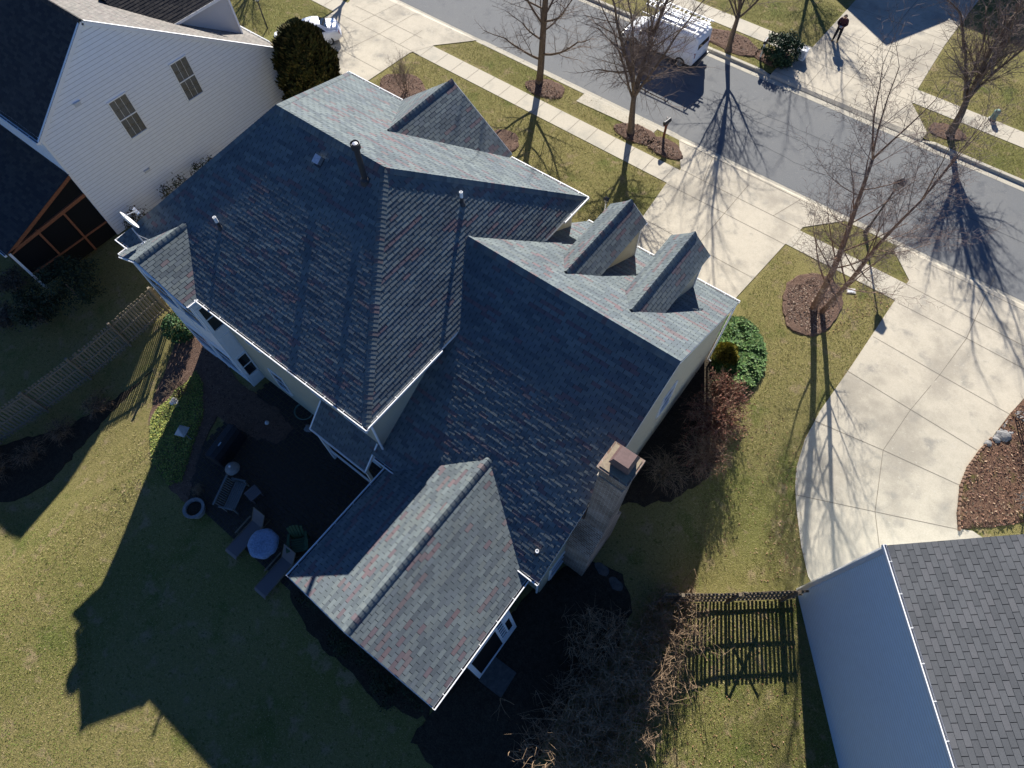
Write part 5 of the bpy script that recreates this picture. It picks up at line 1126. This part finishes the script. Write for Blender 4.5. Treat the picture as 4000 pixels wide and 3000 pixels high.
# ================================================================ VEHICLES
def loft(q, secs, mi=0):
    n = len(secs[0]); q.raw([v for s in secs for v in s], [(i * n + j, i * n + (j + 1) % n, (i + 1) * n + (j + 1) % n, (i + 1) * n + j) for i in range(len(secs) - 1) for j in range(n)] + [tuple(range(n))[::-1], tuple((len(secs) - 1) * n + j for j in range(n))], mi)
def section(x, hw, zb, zs, zt, ht, rnd=.06):
    half = [(hw * .86, zb), (hw * .97, zb + .10), (hw, zb + (zs - zb) * .55), (hw * .985, zs - rnd * .4), (hw * .93, zs), (ht + .03, zt - .09), (ht, zt - .03), (ht - .08, zt + .01)]
    return [(x, y, z) for y, z in half] + [(x, -y, z) for y, z in reversed(half)]
def wheel(t, x, y, r, w_):
    s_ = 1 if y > 0 else -1; q = MB(); n = 24
    def ring(pr_, mb):
        base = len(mb.v)
        for rr_, yy in pr_:
            for j in range(n): a = 6.283 * j / n; mb.v.append((x + rr_ * math.cos(a), y + s_ * yy, r + rr_ * math.sin(a)))
        for i in range(len(pr_) - 1):
            for j in range(n): mb.f.append((base + i * n + j, base + i * n + (j + 1) % n, base + (i + 1) * n + (j + 1) % n, base + (i + 1) * n + j)); mb.m.append(0); mb.c.append(None)
    ring([(r * .62, .0), (r * .9, .0), (r, -.03), (r, -w_ + .03), (r * .9, -w_), (r * .5, -w_)], q); ty = part(q, 'wheel', M['tyre'], t); q = MB(); ring([(0, -.005), (r * .2, .0), (r * .55, -.025), (r * .63, -.005)], q)
    for k in range(5): a = 6.283 * k / 5; q.bar((x, y + s_ * .003, r), (x + r * .58 * math.cos(a), y - s_ * .008, r + r * .58 * math.sin(a)), r * .16, .012, (0, 1, 0))
    rim = q.build('rim', M['rim']); rim.parent = ty
def pane(t, name, pts, nrm, inset=.07, m='glass'):
    pts = [Vector(p) for p in pts]; c = sum(pts, Vector()) / len(pts); nrm = Vector(nrm).normalized(); q = MB(); f = [p + (c - p).normalized() * inset + nrm * .012 for p in pts]; q.raw(f + [p - nrm * .02 for p in f], [tuple(range(len(f)))] + [(k, len(f) + k, len(f) + (k + 1) % len(f), (k + 1) % len(f)) for k in range(len(f))]); part(q, name, M[m], t)
# white saloon (rear towards +x)
cr = G(1050 + .2712 * 980, .2712 * 470, .5)
car = thing('parked_car', 'white rounded saloon car parked on the drive behind the evergreen', 'car', (cr.x - 2.1 * .6 - .10, cr.y - 2.1 * .8 + .35, D_OFF), .927); car.scale = (.91, .94, .96)
S_ = [(-2.35, .70, .32, .58, .60, .55), (-2.2, .82, .22, .66, .70, .60), (-1.5, .88, .18, .78, .84, .62), (-.75, .89, .18, .88, .93, .66), (-.05, .89, .18, .90, 1.36, .56), (.55, .89, .18, .91, 1.42, .57), (1.0, .89, .18, .92, 1.36, .55), (1.55, .88, .18, .93, 1.02, .60), (2.1, .83, .22, .90, .95, .58), (2.32, .72, .34, .74, .80, .52)]
q = MB(); loft(q, [section(*s) for s in S_]); part(q, 'body', M['carpaint'], car, True)
def sq(a, b_, k): return [section(*a)[k], section(*b_)[k], section(*b_)[k + 1], section(*a)[k + 1]]
for sgn in (1, -1):
    f = lambda P: [(x, y * sgn, z) for x, y, z in P]
    pane(car, 'side_window', f([(-.62, .80, .93), (.50, .84, .95), (.52, .62, 1.33), (-.02, .60, 1.28)]), (0, sgn, .5), .04); pane(car, 'side_window', f([(.58, .84, .95), (1.36, .82, .97), (.98, .60, 1.27), (.58, .62, 1.33)]), (0, sgn, .5), .04)
    q = MB(); q.obox((2.235, .68 * sgn, .74), (.03, 0, 0), (0, .10, 0), (0, 0, .07)); part(q, 'tail_light', M['taillight'], car); q = MB(); q.obox((-2.27, .60 * sgn, .58), (.04, 0, 0), (0, .13, 0), (0, 0, .06)); part(q, 'headlight', M['headlight'], car)
    q = MB(); q.obox((-.55, .96 * sgn, .95), (.06, 0, 0), (0, .07, 0), (0, 0, .05)); part(q, 'mirror', M['carpaint'], car)
    for x in (-1.45, 1.42): wheel(car, x, .87 * sgn, .31, .19)
pane(car, 'windscreen', [(-.70, .62, .96), (-.70, -.62, .96), (-.10, -.52, 1.33), (-.10, .52, 1.33)], (-.6, 0, .8), .03); pane(car, 'rear_window', [(1.50, .56, 1.07), (1.50, -.56, 1.07), (1.04, -.50, 1.34), (1.04, .50, 1.34)], (.55, 0, .8), .03)
q = MB(); q.box((2.24, -.7, .36), (2.39, .7, .54)); part(q, 'bumper', M['carpaint'], car)
# white van with ladder rack (front towards -x)
van = thing('utility_van', 'white utility van with ladder rack parked at the far kerb behind bare branches', 'van', (-6.75, 32.85, -.10), SY)
V_ = [(-2.62, .84, .38, .72, .78, .62), (-2.45, .95, .30, .92, .98, .72), (-1.75, .99, .28, 1.10, 1.16, .76), (-.95, 1.0, .28, 1.20, 2.0, .80), (-.5, 1.0, .28, 1.22, 2.10, .84), (2.3, 1.0, .30, 1.22, 2.12, .84), (2.55, .97, .34, 1.2, 2.08, .82), (2.6, .93, .40, 1.15, 2.0, .80)]
q = MB(); loft(q, [section(*s) for s in V_]); part(q, 'body', M['carpaint'], van, True)
pane(van, 'windscreen', [(-1.68, .72, 1.22), (-1.68, -.72, 1.22), (-1.02, -.72, 1.93), (-1.02, .72, 1.93)], (-.8, 0, .7), .05)
for sgn in (1, -1):
    f = lambda P: [(x, y * sgn, z) for x, y, z in P]
    pane(van, 'side_window', f([(-1.25, .95, 1.25), (-.25, .95, 1.27), (-.25, .86, 1.85), (-.75, .84, 1.85)]), (0, sgn, .25), .05)
    q = MB(); q.box((-2.4, (.985 if sgn > 0 else -1.005), .30), (2.45, (1.005 if sgn > 0 else -.985), .42)); q.box((-.15, (.997 if sgn > 0 else -1.012), .5), (-.13, (1.012 if sgn > 0 else -.997), 1.2)); part(q, 'sill', M['black'], van)
    q = MB(); q.obox((2.57, .86 * sgn, 1.05), (.035, 0, 0), (0, .06, 0), (0, 0, .16)); part(q, 'tail_light', M['taillight'], van); q = MB(); q.obox((-2.52, .68 * sgn, .74), (.05, 0, 0), (0, .15, 0), (0, 0, .08)); part(q, 'headlight', M['headlight'], van); q = MB(); q.obox((-1.25, 1.12 * sgn, 1.25), (.06, 0, 0), (0, .09, 0), (0, 0, .13)); part(q, 'mirror', M['black'], van)
    for x in (-1.7, 1.75): wheel(van, x, 1.0 * sgn, .36, .22)
pane(van, 'rear_window', [(2.60, .72, 1.3), (2.60, -.72, 1.3), (2.58, -.68, 1.85), (2.58, .68, 1.85)], (1, 0, .05), .05)
q = MB(); q.box((2.55, -.9, .36), (2.74, .9, .52)); q.box((-2.74, -.85, .36), (-2.55, .85, .56)); part(q, 'bumper', M['black'], van)
q = MB()
for x in (-.6, .85, 2.2):
    q.bar((x, -.9, 2.34), (x, .9, 2.34), .05, .05)
    for y in (-.86, .86): q.bar((x, y, 2.05), (x, y, 2.36), .05, .05, (0, 1, 0))
for y in (-.88, .88): q.bar((-1.5, y, 2.36), (2.5, y, 2.36), .05, .05)
part(q, 'ladder_rack', M['white'], van)
for y0, nm in ((.55, 'white ladder on the kerb side of the van rack'), (.02, 'white ladder in the middle of the van rack')):
    o = Vector((-6.75, 32.85, -.10)); l_ = thing('ladder', nm, 'ladder', o + Vector((0, 0, 2.46)), SY, 'ladders on the van'); q = MB()
    for y in (y0 - .2, y0 + .2): q.bar((-1.7, y, 0), (2.6, y, 0), .04, .08)
    rl_ = part(q, 'rails', M['white'], l_)
    for k in range(14): q = MB(); q.bar((-1.5 + k * .3, y0 - .19, 0), (-1.5 + k * .3, y0 + .19, 0), .05, .035); part(q, 'rung', M['white'], l_)

# ================================================================ THE PERSON
def skinned(verts, edges, radii, root=0, sub=2):
    me = bpy.data.meshes.new('skin'); me.from_pydata(verts, edges, []); o = bpy.data.objects.new('skin', me); C.objects.link(o)
    sk = o.modifiers.new('s', 'SKIN'); sk.use_smooth_shade = True
    for i, r in enumerate(radii): me.skin_vertices[0].data[i].radius = r if isinstance(r, tuple) else (r, r)
    for i in range(len(verts)): me.skin_vertices[0].data[i].use_root = (i == root)
    ss_ = o.modifiers.new('u', 'SUBSURF'); ss_.levels = sub; ss_.render_levels = sub
    dg = bpy.context.evaluated_depsgraph_get(); r_ = bpy.data.meshes.new_from_object(o.evaluated_get(dg)); bpy.data.objects.remove(o); return r_
pp = g(1803, 89)
per = thing('person', 'person in a maroon jacket and black trousers holding a white controller on the far drive', 'person', (pp.x, pp.y, D_OFF), .12)
Vt = {}; vl = []; rl = []; el = []
def nv(k, p, r, par=None):
    Vt[k] = len(vl); vl.append(p); rl.append(r)
    if par: el.append((Vt[par], Vt[k]))
nv('pelvis', (0, 0, .93), (.155, .115)); nv('waist', (0, .0, 1.08), (.15, .115), 'pelvis'); nv('chest', (0, .0, 1.28), (.185, .135), 'waist'); nv('upper', (0, .0, 1.40), (.15, .11), 'chest'); nv('neck', (0, -.02, 1.49), (.058, .06), 'upper'); nv('skull', (0, -.07, 1.57), (.075, .085), 'neck'); nv('head', (0, -.075, 1.665), (.078, .095), 'skull'); nv('crown', (0, -.055, 1.73), (.055, .065), 'head')
for s_, n_ in ((1, 'l'), (-1, 'r')):
    nv('hip' + n_, (s_ * .10, 0, .86), (.09, .095), 'pelvis'); nv('knee' + n_, (s_ * .125, -.02, .48), .066, 'hip' + n_); nv('calf' + n_, (s_ * .135, .01, .34), .062, 'knee' + n_); nv('ank' + n_, (s_ * .145, .02, .10), .044, 'calf' + n_); nv('heel' + n_, (s_ * .15, .01, .05), (.05, .045), 'ank' + n_); nv('toe' + n_, (s_ * .165, -.16, .035), (.045, .03), 'heel' + n_)
    nv('sho' + n_, (s_ * .205, .0, 1.385), .068, 'upper'); nv('elb' + n_, (s_ * .27, .03, 1.12), .052, 'sho' + n_); nv('wri' + n_, (s_ * .12, -.24, 1.08), .034, 'elb' + n_); nv('palm' + n_, (s_ * .085, -.30, 1.08), (.036, .026), 'wri' + n_)
me = skinned(vl, el, rl, 0)
q = MB()
for s_ in (1, -1):                                            # five fingers closing on the controller
    for k in range(4):
        z0_ = 1.105 - .021 * k; l_ = (.072, .08, .075, .058)[k]
        q.tube([(s_ * .095, -.315, z0_), (s_ * .088, -.335, z0_ - .002), (s_ * .072, -.352, z0_ - .006), (s_ * (.072 - l_ * .45), -.352, z0_ - .012)], [.0095, .009, .0085, .0065], 6)
    q.tube([(s_ * .10, -.29, 1.10), (s_ * .085, -.30, 1.128), (s_ * .06, -.312, 1.14)], [.011, .010, .008], 6)
    q.tube([(s_ * .028, -.158, 1.672), (s_ * .03, -.166, 1.672)], [.012, .008], 6)          # eyes
    q.lathe((s_ * .079, -.07, 1.64), [(.0, -.03), (.016, -.015), (.018, .01), (0, .03)], 8)                                   # ears
q.tube([(0, -.160, 1.668), (0, -.178, 1.64), (0, -.168, 1.63)], [.008, .014, .010], 6); q.tube([(-.025, -.156, 1.605), (0, -.164, 1.604), (.025, -.156, 1.605)], [.005, .008, .005], 6)
base = len(me.vertices); bm = bmesh.new(); bm.from_mesh(me); ex = [bm.verts.new(v) for v in q.v]
for f in q.f:
    try: bm.faces.new([ex[i] for i in f])
    except ValueError: pass
for m_ in ('skin',): me.materials.clear()
for f in bm.faces:
    c = f.calc_center_median(); f.smooth = True
    f.material_index = 0
bm.to_mesh(me); bm.free(); me.materials.append(M['skin']); body = bpy.data.objects.new('body', me); C.objects.link(body); body.parent = per
def cloth(name, m, test, off):
    """clothing that follows the body: the body's own faces pushed outwards"""
    bm = bmesh.new(); bm.from_mesh(body.data); bm.normal_update()
    bmesh.ops.delete(bm, geom=[f for f in bm.faces if not test(f.calc_center_median())], context='FACES')
    for v in bm.verts: v.co += v.normal * off
    me2 = bpy.data.meshes.new(name); bm.to_mesh(me2); bm.free(); me2.materials.clear(); me2.materials.append(M[m]); me2.polygons.foreach_set('material_index', [0] * len(me2.polygons)); o = bpy.data.objects.new(name, me2); C.objects.link(o); o.parent = per
    sd_ = o.modifiers.new('t', 'SOLIDIFY'); sd_.thickness = .012; sd_.offset = 0
cloth('trousers', 'trouser', lambda c: .085 < c.z < .98 and abs(c.x) < .24 and c.y > -.2, .014)
cloth('jacket', 'jacket', lambda c: c.z > .90 and c.z < 1.475 and not (c.y < -.235 and c.z < 1.25) , .028)
cloth('shoes', 'shoe', lambda c: c.z < .12, .010)
cloth('hair', 'hair', lambda c: c.z > 1.60 and (c.y > -.10 or c.z > 1.70) , .016)
rc = thing('remote_controller', 'white drone controller held in the person\'s hands', 'controller', (pp.x, pp.y, D_OFF), .12); q = MB(); q.box((-.085, -.345, 1.07), (.085, -.285, 1.125)); q.box((-.07, -.42, 1.085), (.07, -.345, 1.105)); part(q, 'case', M['white'], rc)
q = MB(); q.box((-.06, -.415, 1.106), (.06, -.35, 1.112)); part(q, 'screen', M['glass'], rc); q = MB(); q.tube([(-.06, -.35, 1.12), (-.07, -.42, 1.19)], .008, 6); q.tube([(.06, -.35, 1.12), (.07, -.42, 1.19)], .008, 6); part(q, 'antennas', M['white'], rc)

# ================================================================ BACK GARDEN
z7 = lambda x, y, dz=0: G(550 + .482 * x, 1550 + .482 * y, dz)
def aim(a, b_): d = b_ - a; return math.atan2(d.y, d.x)
def lounger(label, foot, hinge):
    f = z7(*foot, .36); h = z7(*hinge, .36); a = aim(f, h); base = f.copy(); base.z = zg(f.x, f.y); Ls = (h - f).length; w_ = .31
    t = thing('sun_lounger', label, 'sun lounger', base, a, 'sun loungers on the patio edge')
    q = MB(); n = 6
    pr_ = [(-.12, .18), (-.06, .31), (0, .355)] + [(Ls * k / n, .355 - .02 * math.sin(3.14 * k / n)) for k in range(1, n + 1)]
    for (xa, za), (xb, zb_) in zip(pr_, pr_[1:]): q.face([(xa, -w_, za), (xb, -w_, zb_), (xb, w_, zb_), (xa, w_, za)])
    part(q, 'seat', M['sling'], t)
    q = MB(); q.face([(Ls, -w_, .36), (Ls + .42, -w_, .98), (Ls + .42, w_, .98), (Ls, w_, .36)]); q.obox((Ls + .23, 0, .66), (.21, 0, .31), (0, w_, 0), (-.012, 0, .008)); part(q, 'backrest', M['sling'], t)
    q = MB()
    for s_ in (-1, 1): q.tube([(-.12, s_ * w_, .18), (-.06, s_ * w_, .31), (0, s_ * w_, .355), (Ls, s_ * w_, .35), (Ls + .5, s_ * w_, .34)], .018, 6); q.tube([(Ls, s_ * w_, .36), (Ls + .43, s_ * w_, 1.0)], .018, 6); q.tube([(Ls + .3, s_ * (w_ + .02), .80), (Ls + .5, s_ * (w_ + .02), .34)], .012, 5); q.bar((Ls * .45, s_ * (w_ + .06), .56), (Ls + .1, s_ * (w_ + .06), .58), .06, .025); q.tube([(Ls * .5, s_ * (w_ + .05), .35), (Ls * .5, s_ * (w_ + .06), .56)], .014, 5)
    q.tube([(Ls + .43, -w_, 1.0), (Ls + .43, w_, 1.0)], .018, 6); part(q, 'frame', M['oldwood'], t)
    for x in (.08, Ls + .35):
        for s_ in (-1, 1): q = MB(); q.tube([(x, s_ * w_, -.03), (x, s_ * w_, .35)], .018, 6); part(q, 'leg', M['oldwood'], t)
lounger('brown sling lounger beside the slatted bench', (735, 1262), (925, 1025)); lounger('brown sling lounger next to the wing roof corner', (970, 1578), (1170, 1325))
# round table under a clear cover
c = z7(985, 1185, .72); t = thing('round_table', 'round patio table under a crinkled clear plastic cover', 'table', (c.x, c.y, zg(c.x, c.y))); q = MB(); q.lathe((0, 0, .68), [(0, .03), (.55, .03), (.56, .015), (.55, 0), (0, 0)], 28); part(q, 'tabletop', M['greywood'], t)
for k in range(4): a = .6 + k * 1.571; q = MB(); q.tube([(.42 * math.cos(a), .42 * math.sin(a), -.03), (.34 * math.cos(a), .34 * math.sin(a), .68)], .022, 6); part(q, 'leg', M['greywood'], t)
cv = thing('table_cover', 'crinkled clear plastic sheet draped over the round patio table', 'cover', (c.x, c.y, zg(c.x, c.y))); q = MB(); rt = random.Random(6); N = 40; rings = []
for r_, z_ in ((0, .735), (.2, .734), (.4, .733), (.575, .728), (.60, .66), (.61, .58)):
    rings.append([(r_ * (1 + (.03 * math.sin(7 * 6.283 * j / N) + .02 * math.sin(11 * 6.283 * j / N + 1) if r_ > .58 else 0)) * math.cos(6.283 * j / N), r_ * (1 + (.03 * math.sin(7 * 6.283 * j / N) if r_ > .58 else 0)) * math.sin(6.283 * j / N), z_ + rt.uniform(-.004, .006) + (.02 * math.sin(5 * 6.283 * j / N) if r_ > .605 else 0)) for j in range(N)])
q.raw([v for r_ in rings for v in r_], [(i * N + j, i * N + (j + 1) % N, (i + 1) * N + (j + 1) % N, (i + 1) * N + j) for i in range(5) for j in range(N)]); part(q, 'sheet', M['plastic'], cv, True)
# green adirondack chair
c = z7(1280, 1170, .35); t = thing('adirondack_chair', 'green slatted adirondack chair beside the round table', 'chair', (c.x, c.y, zg(c.x, c.y)), -.75)
for k in range(6):
    q = MB(); q.obox((-.05 + k * .09, 0, .36 - (5 - k) * -.012), (.04, 0, .006), (0, .27, 0), (0, 0, .011)); part(q, 'seat_slat', M['green'], t)
for k in range(5):
    y = (k - 2) * .105; q = MB(); h_ = .80 - .035 * (k - 2) ** 2; q.obox((-.16 - .14, y * 1.1, .36 + h_ / 2 - .05), (-.15 * h_ / .8, y * .12, h_ / 2), (0, .047, 0), (.011, 0, .004)); part(q, 'back_slat', M['green'], t)
for s_ in (-1, 1):
    q = MB(); pts = [(-.30, s_ * .33, .56), (.05, s_ * .36, .57), (.35, s_ * .37, .57), (.46, s_ * .34, .57)]
    for a, b_, w_ in zip(pts, pts[1:], (.10, .14, .15)): q.bar(a, b_, w_, .025)
    part(q, 'arm', M['green'], t)
    for x in (.36, -.22): q = MB(); q.bar((x, s_ * .31, -.02), (x, s_ * .31, .56), .09, .03, (0, 1, 0)); part(q, 'leg', M['green'], t)
# slatted loveseat and its little table
c = z7(760, 800, .42); t = thing('garden_bench', 'grey slatted loveseat bench at the patio edge', 'bench', (c.x, c.y, zg(c.x, c.y)), aim(z7(610, 760, .42), z7(800, 800, .42)))
for k in range(6): q = MB(); q.box((-.22 + k * .085, -.62, .41), (-.22 + k * .085 + .07, .62, .435)); part(q, 'seat_slat', M['greywood'], t)
q = MB()
for k in range(13): q.bar((-.29, -.56 + k * .093, .42), (-.42, -.56 + k * .093, .88), .05, .02, (0, 1, 0))
part(q, 'backrest', M['greywood'], t); q = MB(); q.bar((-.43, -.66, .91), (-.43, .66, .91), .07, .05); part(q, 'top_rail', M['greywood'], t)
for s_ in (-1, 1):
    q = MB(); q.bar((-.34, s_ * .63, .63), (.3, s_ * .63, .63), .07, .03); part(q, 'arm', M['greywood'], t)
    for x in (-.26, .26): q = MB(); q.bar((x, s_ * .6, -.03), (x, s_ * .6, .62), .06, .05, (0, 1, 0)); part(q, 'leg', M['greywood'], t)
c = z7(908, 780, .42); t = thing('side_table', 'small square slatted table beside the loveseat', 'table', (c.x, c.y, zg(c.x, c.y)), aim(z7(820, 770, .42), z7(900, 860, .42)))
for k in range(6): q = MB(); q.box((-.26 + k * .088, -.27, .41), (-.26 + k * .088 + .072, .27, .43)); part(q, 'slat', M['sling'], t)
for x in (-.22, .22):
    for y in (-.22, .22): q = MB(); q.box((x - .025, y - .025, -.03), (x + .025, y + .025, .41)); part(q, 'leg', M['sling'], t)
# big planter ring, covered grill, kettle grill, feeder, lights
c = z7(428, 902, .4); t = thing('planter', 'round pale stone planter rim with earth inside, beyond the loveseat', 'planter', (c.x, c.y, zg(c.x, c.y))); q = MB(); q.lathe((0, 0, -.03), [(.34, 0), (.40, .35), (.45, .40), (.45, .45), (.33, .45), (.31, .34), (0, .33)], 28); part(q, 'pot', M['stone'], t, False); q = MB(); q.lathe((0, 0, .30), [(.31, .03), (.2, .05), (0, .06)], 16); part(q, 'soil', M['soil'], t)
c = z7(660, 370, .9); t = thing('covered_grill', 'large barbecue under a black cover', 'grill', (c.x, c.y, zg(c.x, c.y)), aim(z7(560, 440, .9), z7(700, 240, .9))); q = MB()
sec = lambda x, k: [(x, -.33 * k, -.0), (x, -.34 * k, .8), (x, -.28 * k, 1.05), (x, -.1 * k, 1.16), (x, .16 * k, 1.14), (x, .3 * k, .95), (x, .34 * k, .8), (x, .33 * k, -.0)]
loft(q, [sec(-.80, .82), sec(-.76, .97), sec(-.4, 1), sec(.4, 1), sec(.76, .97), sec(.80, .82)]); part(q, 'cover', M['cover'], t, False); q = MB(); q.obox((-.15, -.12, 1.165), (.09, 0, 0), (0, .022, 0), (0, 0, .012)); part(q, 'handle', M['galv'], t)
c = z7(735, 575, .8); t = thing('kettle_grill', 'round domed kettle grill between the covered barbecue and the bench', 'grill', (c.x, c.y, zg(c.x, c.y))); q = MB(); q.lathe((0, 0, .45), [(.05, 0), (.22, .05), (.29, .17), (.30, .24)], 24); part(q, 'bowl', M['black'], t, True); q = MB(); q.lathe((0, 0, .69), [(.305, 0), (.29, .08), (.22, .19), (.10, .26), (0, .28)], 24); ld = part(q, 'lid', M['stone'], t, True); q = MB(); q.lathe((0, 0, .96), [(.05, 0), (.06, .03), (.04, .06), (0, .065)], 10); h_ = q.build('knob', M['galv']); h_.parent = ld
for k in range(3): a = 2.09 * k; q = MB(); q.tube([(.28 * math.cos(a), .28 * math.sin(a), -.03), (.18 * math.cos(a), .18 * math.sin(a), .52)], .014, 6); part(q, 'leg', M['black'], t)
c = z7(325, 270, 1.1); t = thing('bird_feeder', 'pale pyramid-roofed bird feeder on a post at the lawn edge', 'bird feeder', (c.x, c.y, zg(c.x, c.y)), .4); q = MB(); q.raw([(-.24, -.24, 1.0), (.24, -.24, 1.0), (.24, .24, 1.0), (-.24, .24, 1.0), (0, 0, 1.35)], [(0, 1, 4), (1, 2, 4), (2, 3, 4), (3, 0, 4), (3, 2, 1, 0)]); part(q, 'roof', M['palegrey'], t); q = MB(); q.box((-.13, -.13, .78), (.13, .13, 1.0)); part(q, 'house', M['greywood'], t); q = MB(); q.tube([(0, 0, -.05), (0, 0, .8)], .03, 8); part(q, 'post', M['greywood'], t)
c = z7(1022, 210, .3); t = thing('garden_globe', 'small pale glass globe on a stake near the back wall', 'garden ornament', (c.x, c.y, zg(c.x, c.y))); q = MB(); q.lathe((0, 0, .2), [(0, 0), (.07, .03), (.10, .10), (.07, .17), (0, .2)], 16); part(q, 'globe', M['trimgrey'], t, True); q = MB(); q.tube([(0, 0, -.05), (0, 0, .22)], .012, 6); part(q, 'stake', M['black'], t)
c = z7(1320, 120, .05); t = thing('garden_hose', 'pale coiled garden hose on the ground by the back wall', 'hose', (c.x, c.y, zg(c.x, c.y)))
for k in range(2): q = MB(); q.tube([((.42 + .03 * k) * math.cos(6.283 * j / 36), (.36 + .03 * k) * math.sin(6.283 * j / 36), .05 + .015 * k) for j in range(37)], .014, 6, cap=False); part(q, 'coil', M['greenbox'], t)
for (x, y), s_, nm in (((287, 50), .26, 'pale white rock in the sunlit ground ivy'), ((1360, 255), .2, 'low dark stone beside the porch step')):
    c = z7(x, y, .1); t = thing('garden_rock', nm, 'rock', (c.x, c.y, zg(c.x, c.y))); bm = bmesh.new(); bmesh.ops.create_icosphere(bm, subdivisions=3, radius=1)
    for v in bm.verts: n_ = 1 + .15 * math.sin(v.co.x * 4 + x) + .12 * math.sin(v.co.y * 5); v.co = Vector((v.co.x * s_ * 1.2 * n_, v.co.y * s_ * .8 * n_, v.co.z * s_ * .55 + s_ * .35))
    me = bpy.data.meshes.new('rock'); bm.to_mesh(me); bm.free(); me.materials.append(M['palestone' if s_ > .22 else 'stone']); o = bpy.data.objects.new('rock', me); C.objects.link(o); o.parent = t
c = g(1075, 1462); t = thing('step_slab', 'square grey stone slab at the screen door of the wing', 'stone slab', c, .05); q = MB(); q.box((-.5, -.5, -.06), (.5, .5, .08)); part(q, 'slab', M['darkstone'], t)
c = g(1040, 1440); t = thing('door_step', 'brick step below the white screen frame', 'step', (fx + .3, (yA + yM) / 2, zg(fx + .3, (yA + yM) / 2))); q = MB(); q.box((-.24, -.75, -.1), (.24, .75, .22)); part(q, 'step', M['brick'], t)
fl_ = MB(); pz = G(2070, 2303); 
fl_.tube([(X1 - .5, YB + .33, 2.6), (X1 - .5, YB + .1, 2.6)], .04, 8); fl_.lathe((X1 - .5, YB + .1, 2.5), [(0, .16), (.08, .14), (.10, .0), (.06, -.02), (0, -.02)], 12); fl_.build('wall_lamp', M['white'], house)
# stepping stones by the chimney
for k, (x, y) in enumerate([(1270, 1195), (1300, 1230), (1330, 1262)]):
    c = g(x, y); t = tag(struct(sheet('stepping_stone', blob(c[:2], .28, .2, rs, 12, .12), .03, M['stone'], False)), 'flat grey stepping stone in the dark side yard by the chimney', 'stepping stone', 'stepping stones by the chimney') if False else None
    q = MB(); P_ = blob((0, 0), .3, .22, rs, 12, .12); q.raw([(a, b_, .045) for a, b_ in P_] + [(a * 1.03, b_ * 1.03, -.04) for a, b_ in P_], [tuple(range(12))] + [(j, 12 + j, 12 + (j + 1) % 12, (j + 1) % 12) for j in range(12)]); o = q.build('stepping_stone', M['darkstone']); o.location = c; tag(o, 'flat grey stepping stone in the dark side yard below the chimney', 'stepping stone', 'stepping stones by the chimney')

# ================================================================ THE HOUSE ACROSS THE STREET (its gable throws the dark patch on its drive)
tp = G(3461, 183); hgt = 6.6; k = hgt / math.tan(R(SUN_EL)); ax_ = tp.x - math.sin(R(SUN_AZ)) * k; ay_ = tp.y + math.cos(R(SUN_AZ)) * k
oh = thing('house', 'brick-red house beyond the top edge whose gable shades its own drive', 'house', (ax_, ay_ + 5, 0)); q = MB(); hw_, ez = 4.6, 3.6
q.raw([(-hw_, .2, -.2), (hw_, .2, -.2), (hw_, .2, ez), (0, .2, hgt - .1), (-hw_, .2, ez), (-hw_, 11, -.2), (hw_, 11, -.2), (hw_, 11, ez), (0, 11, hgt - .1), (-hw_, 11, ez)], [(0, 1, 2, 3, 4), (9, 8, 7, 6, 5), (1, 6, 7, 2), (5, 0, 4, 9)])
q.v = [(x + ax_, y + ay_, z) for x, y, z in q.v]; q.build('wall', M['brick'], oh); q = MB(); sl_ = (hgt - ez) / hw_
for s_ in (-1, 1):
    P_ = [(ax_ + s_ * (hw_ + .35), ay_, ez - sl_ * .35), (ax_ + s_ * (hw_ + .35), ay_ + 11.3, ez - sl_ * .35), (ax_, ay_ + 11.3, hgt), (ax_, ay_, hgt)]
    courses(q, P_ if s_ > 0 else P_[::-1], (s_, 0, -sl_), .2, .4, .01, 0, .005, GCf, rng=rq)
q.build('roof', [M['shingle'], M['underlay']], oh)
q = MB(); q.box((ax_ + 3, ay_ + 4, -.2), (ax_ + 14, ay_ + 13, 5.8)); q.build('main_block', M['brick'], oh)
q = MB()
for s_ in (-1, 1):
    y0_ = ay_ + 8.5 + s_ * 5; P_ = [(ax_ + 2.7, y0_, 5.6), (ax_ + 14.3, y0_, 5.6), (ax_ + 14.3, ay_ + 8.5, 8.6), (ax_ + 2.7, ay_ + 8.5, 8.6)]
    courses(q, P_ if s_ < 0 else P_[::-1], (0, s_, -.6), .2, .4, .01, 0, .005, GCf, rng=rq)
q.build('roof', [M['shingle'], M['underlay']], oh)
for x in (-2.2, 2.2): q = MB(); q.box((ax_ + x - 1.3, ay_ + .13, 0), (ax_ + x + 1.3, ay_ + .19, 2.2)); q.build('garage_door', M['white'], oh)
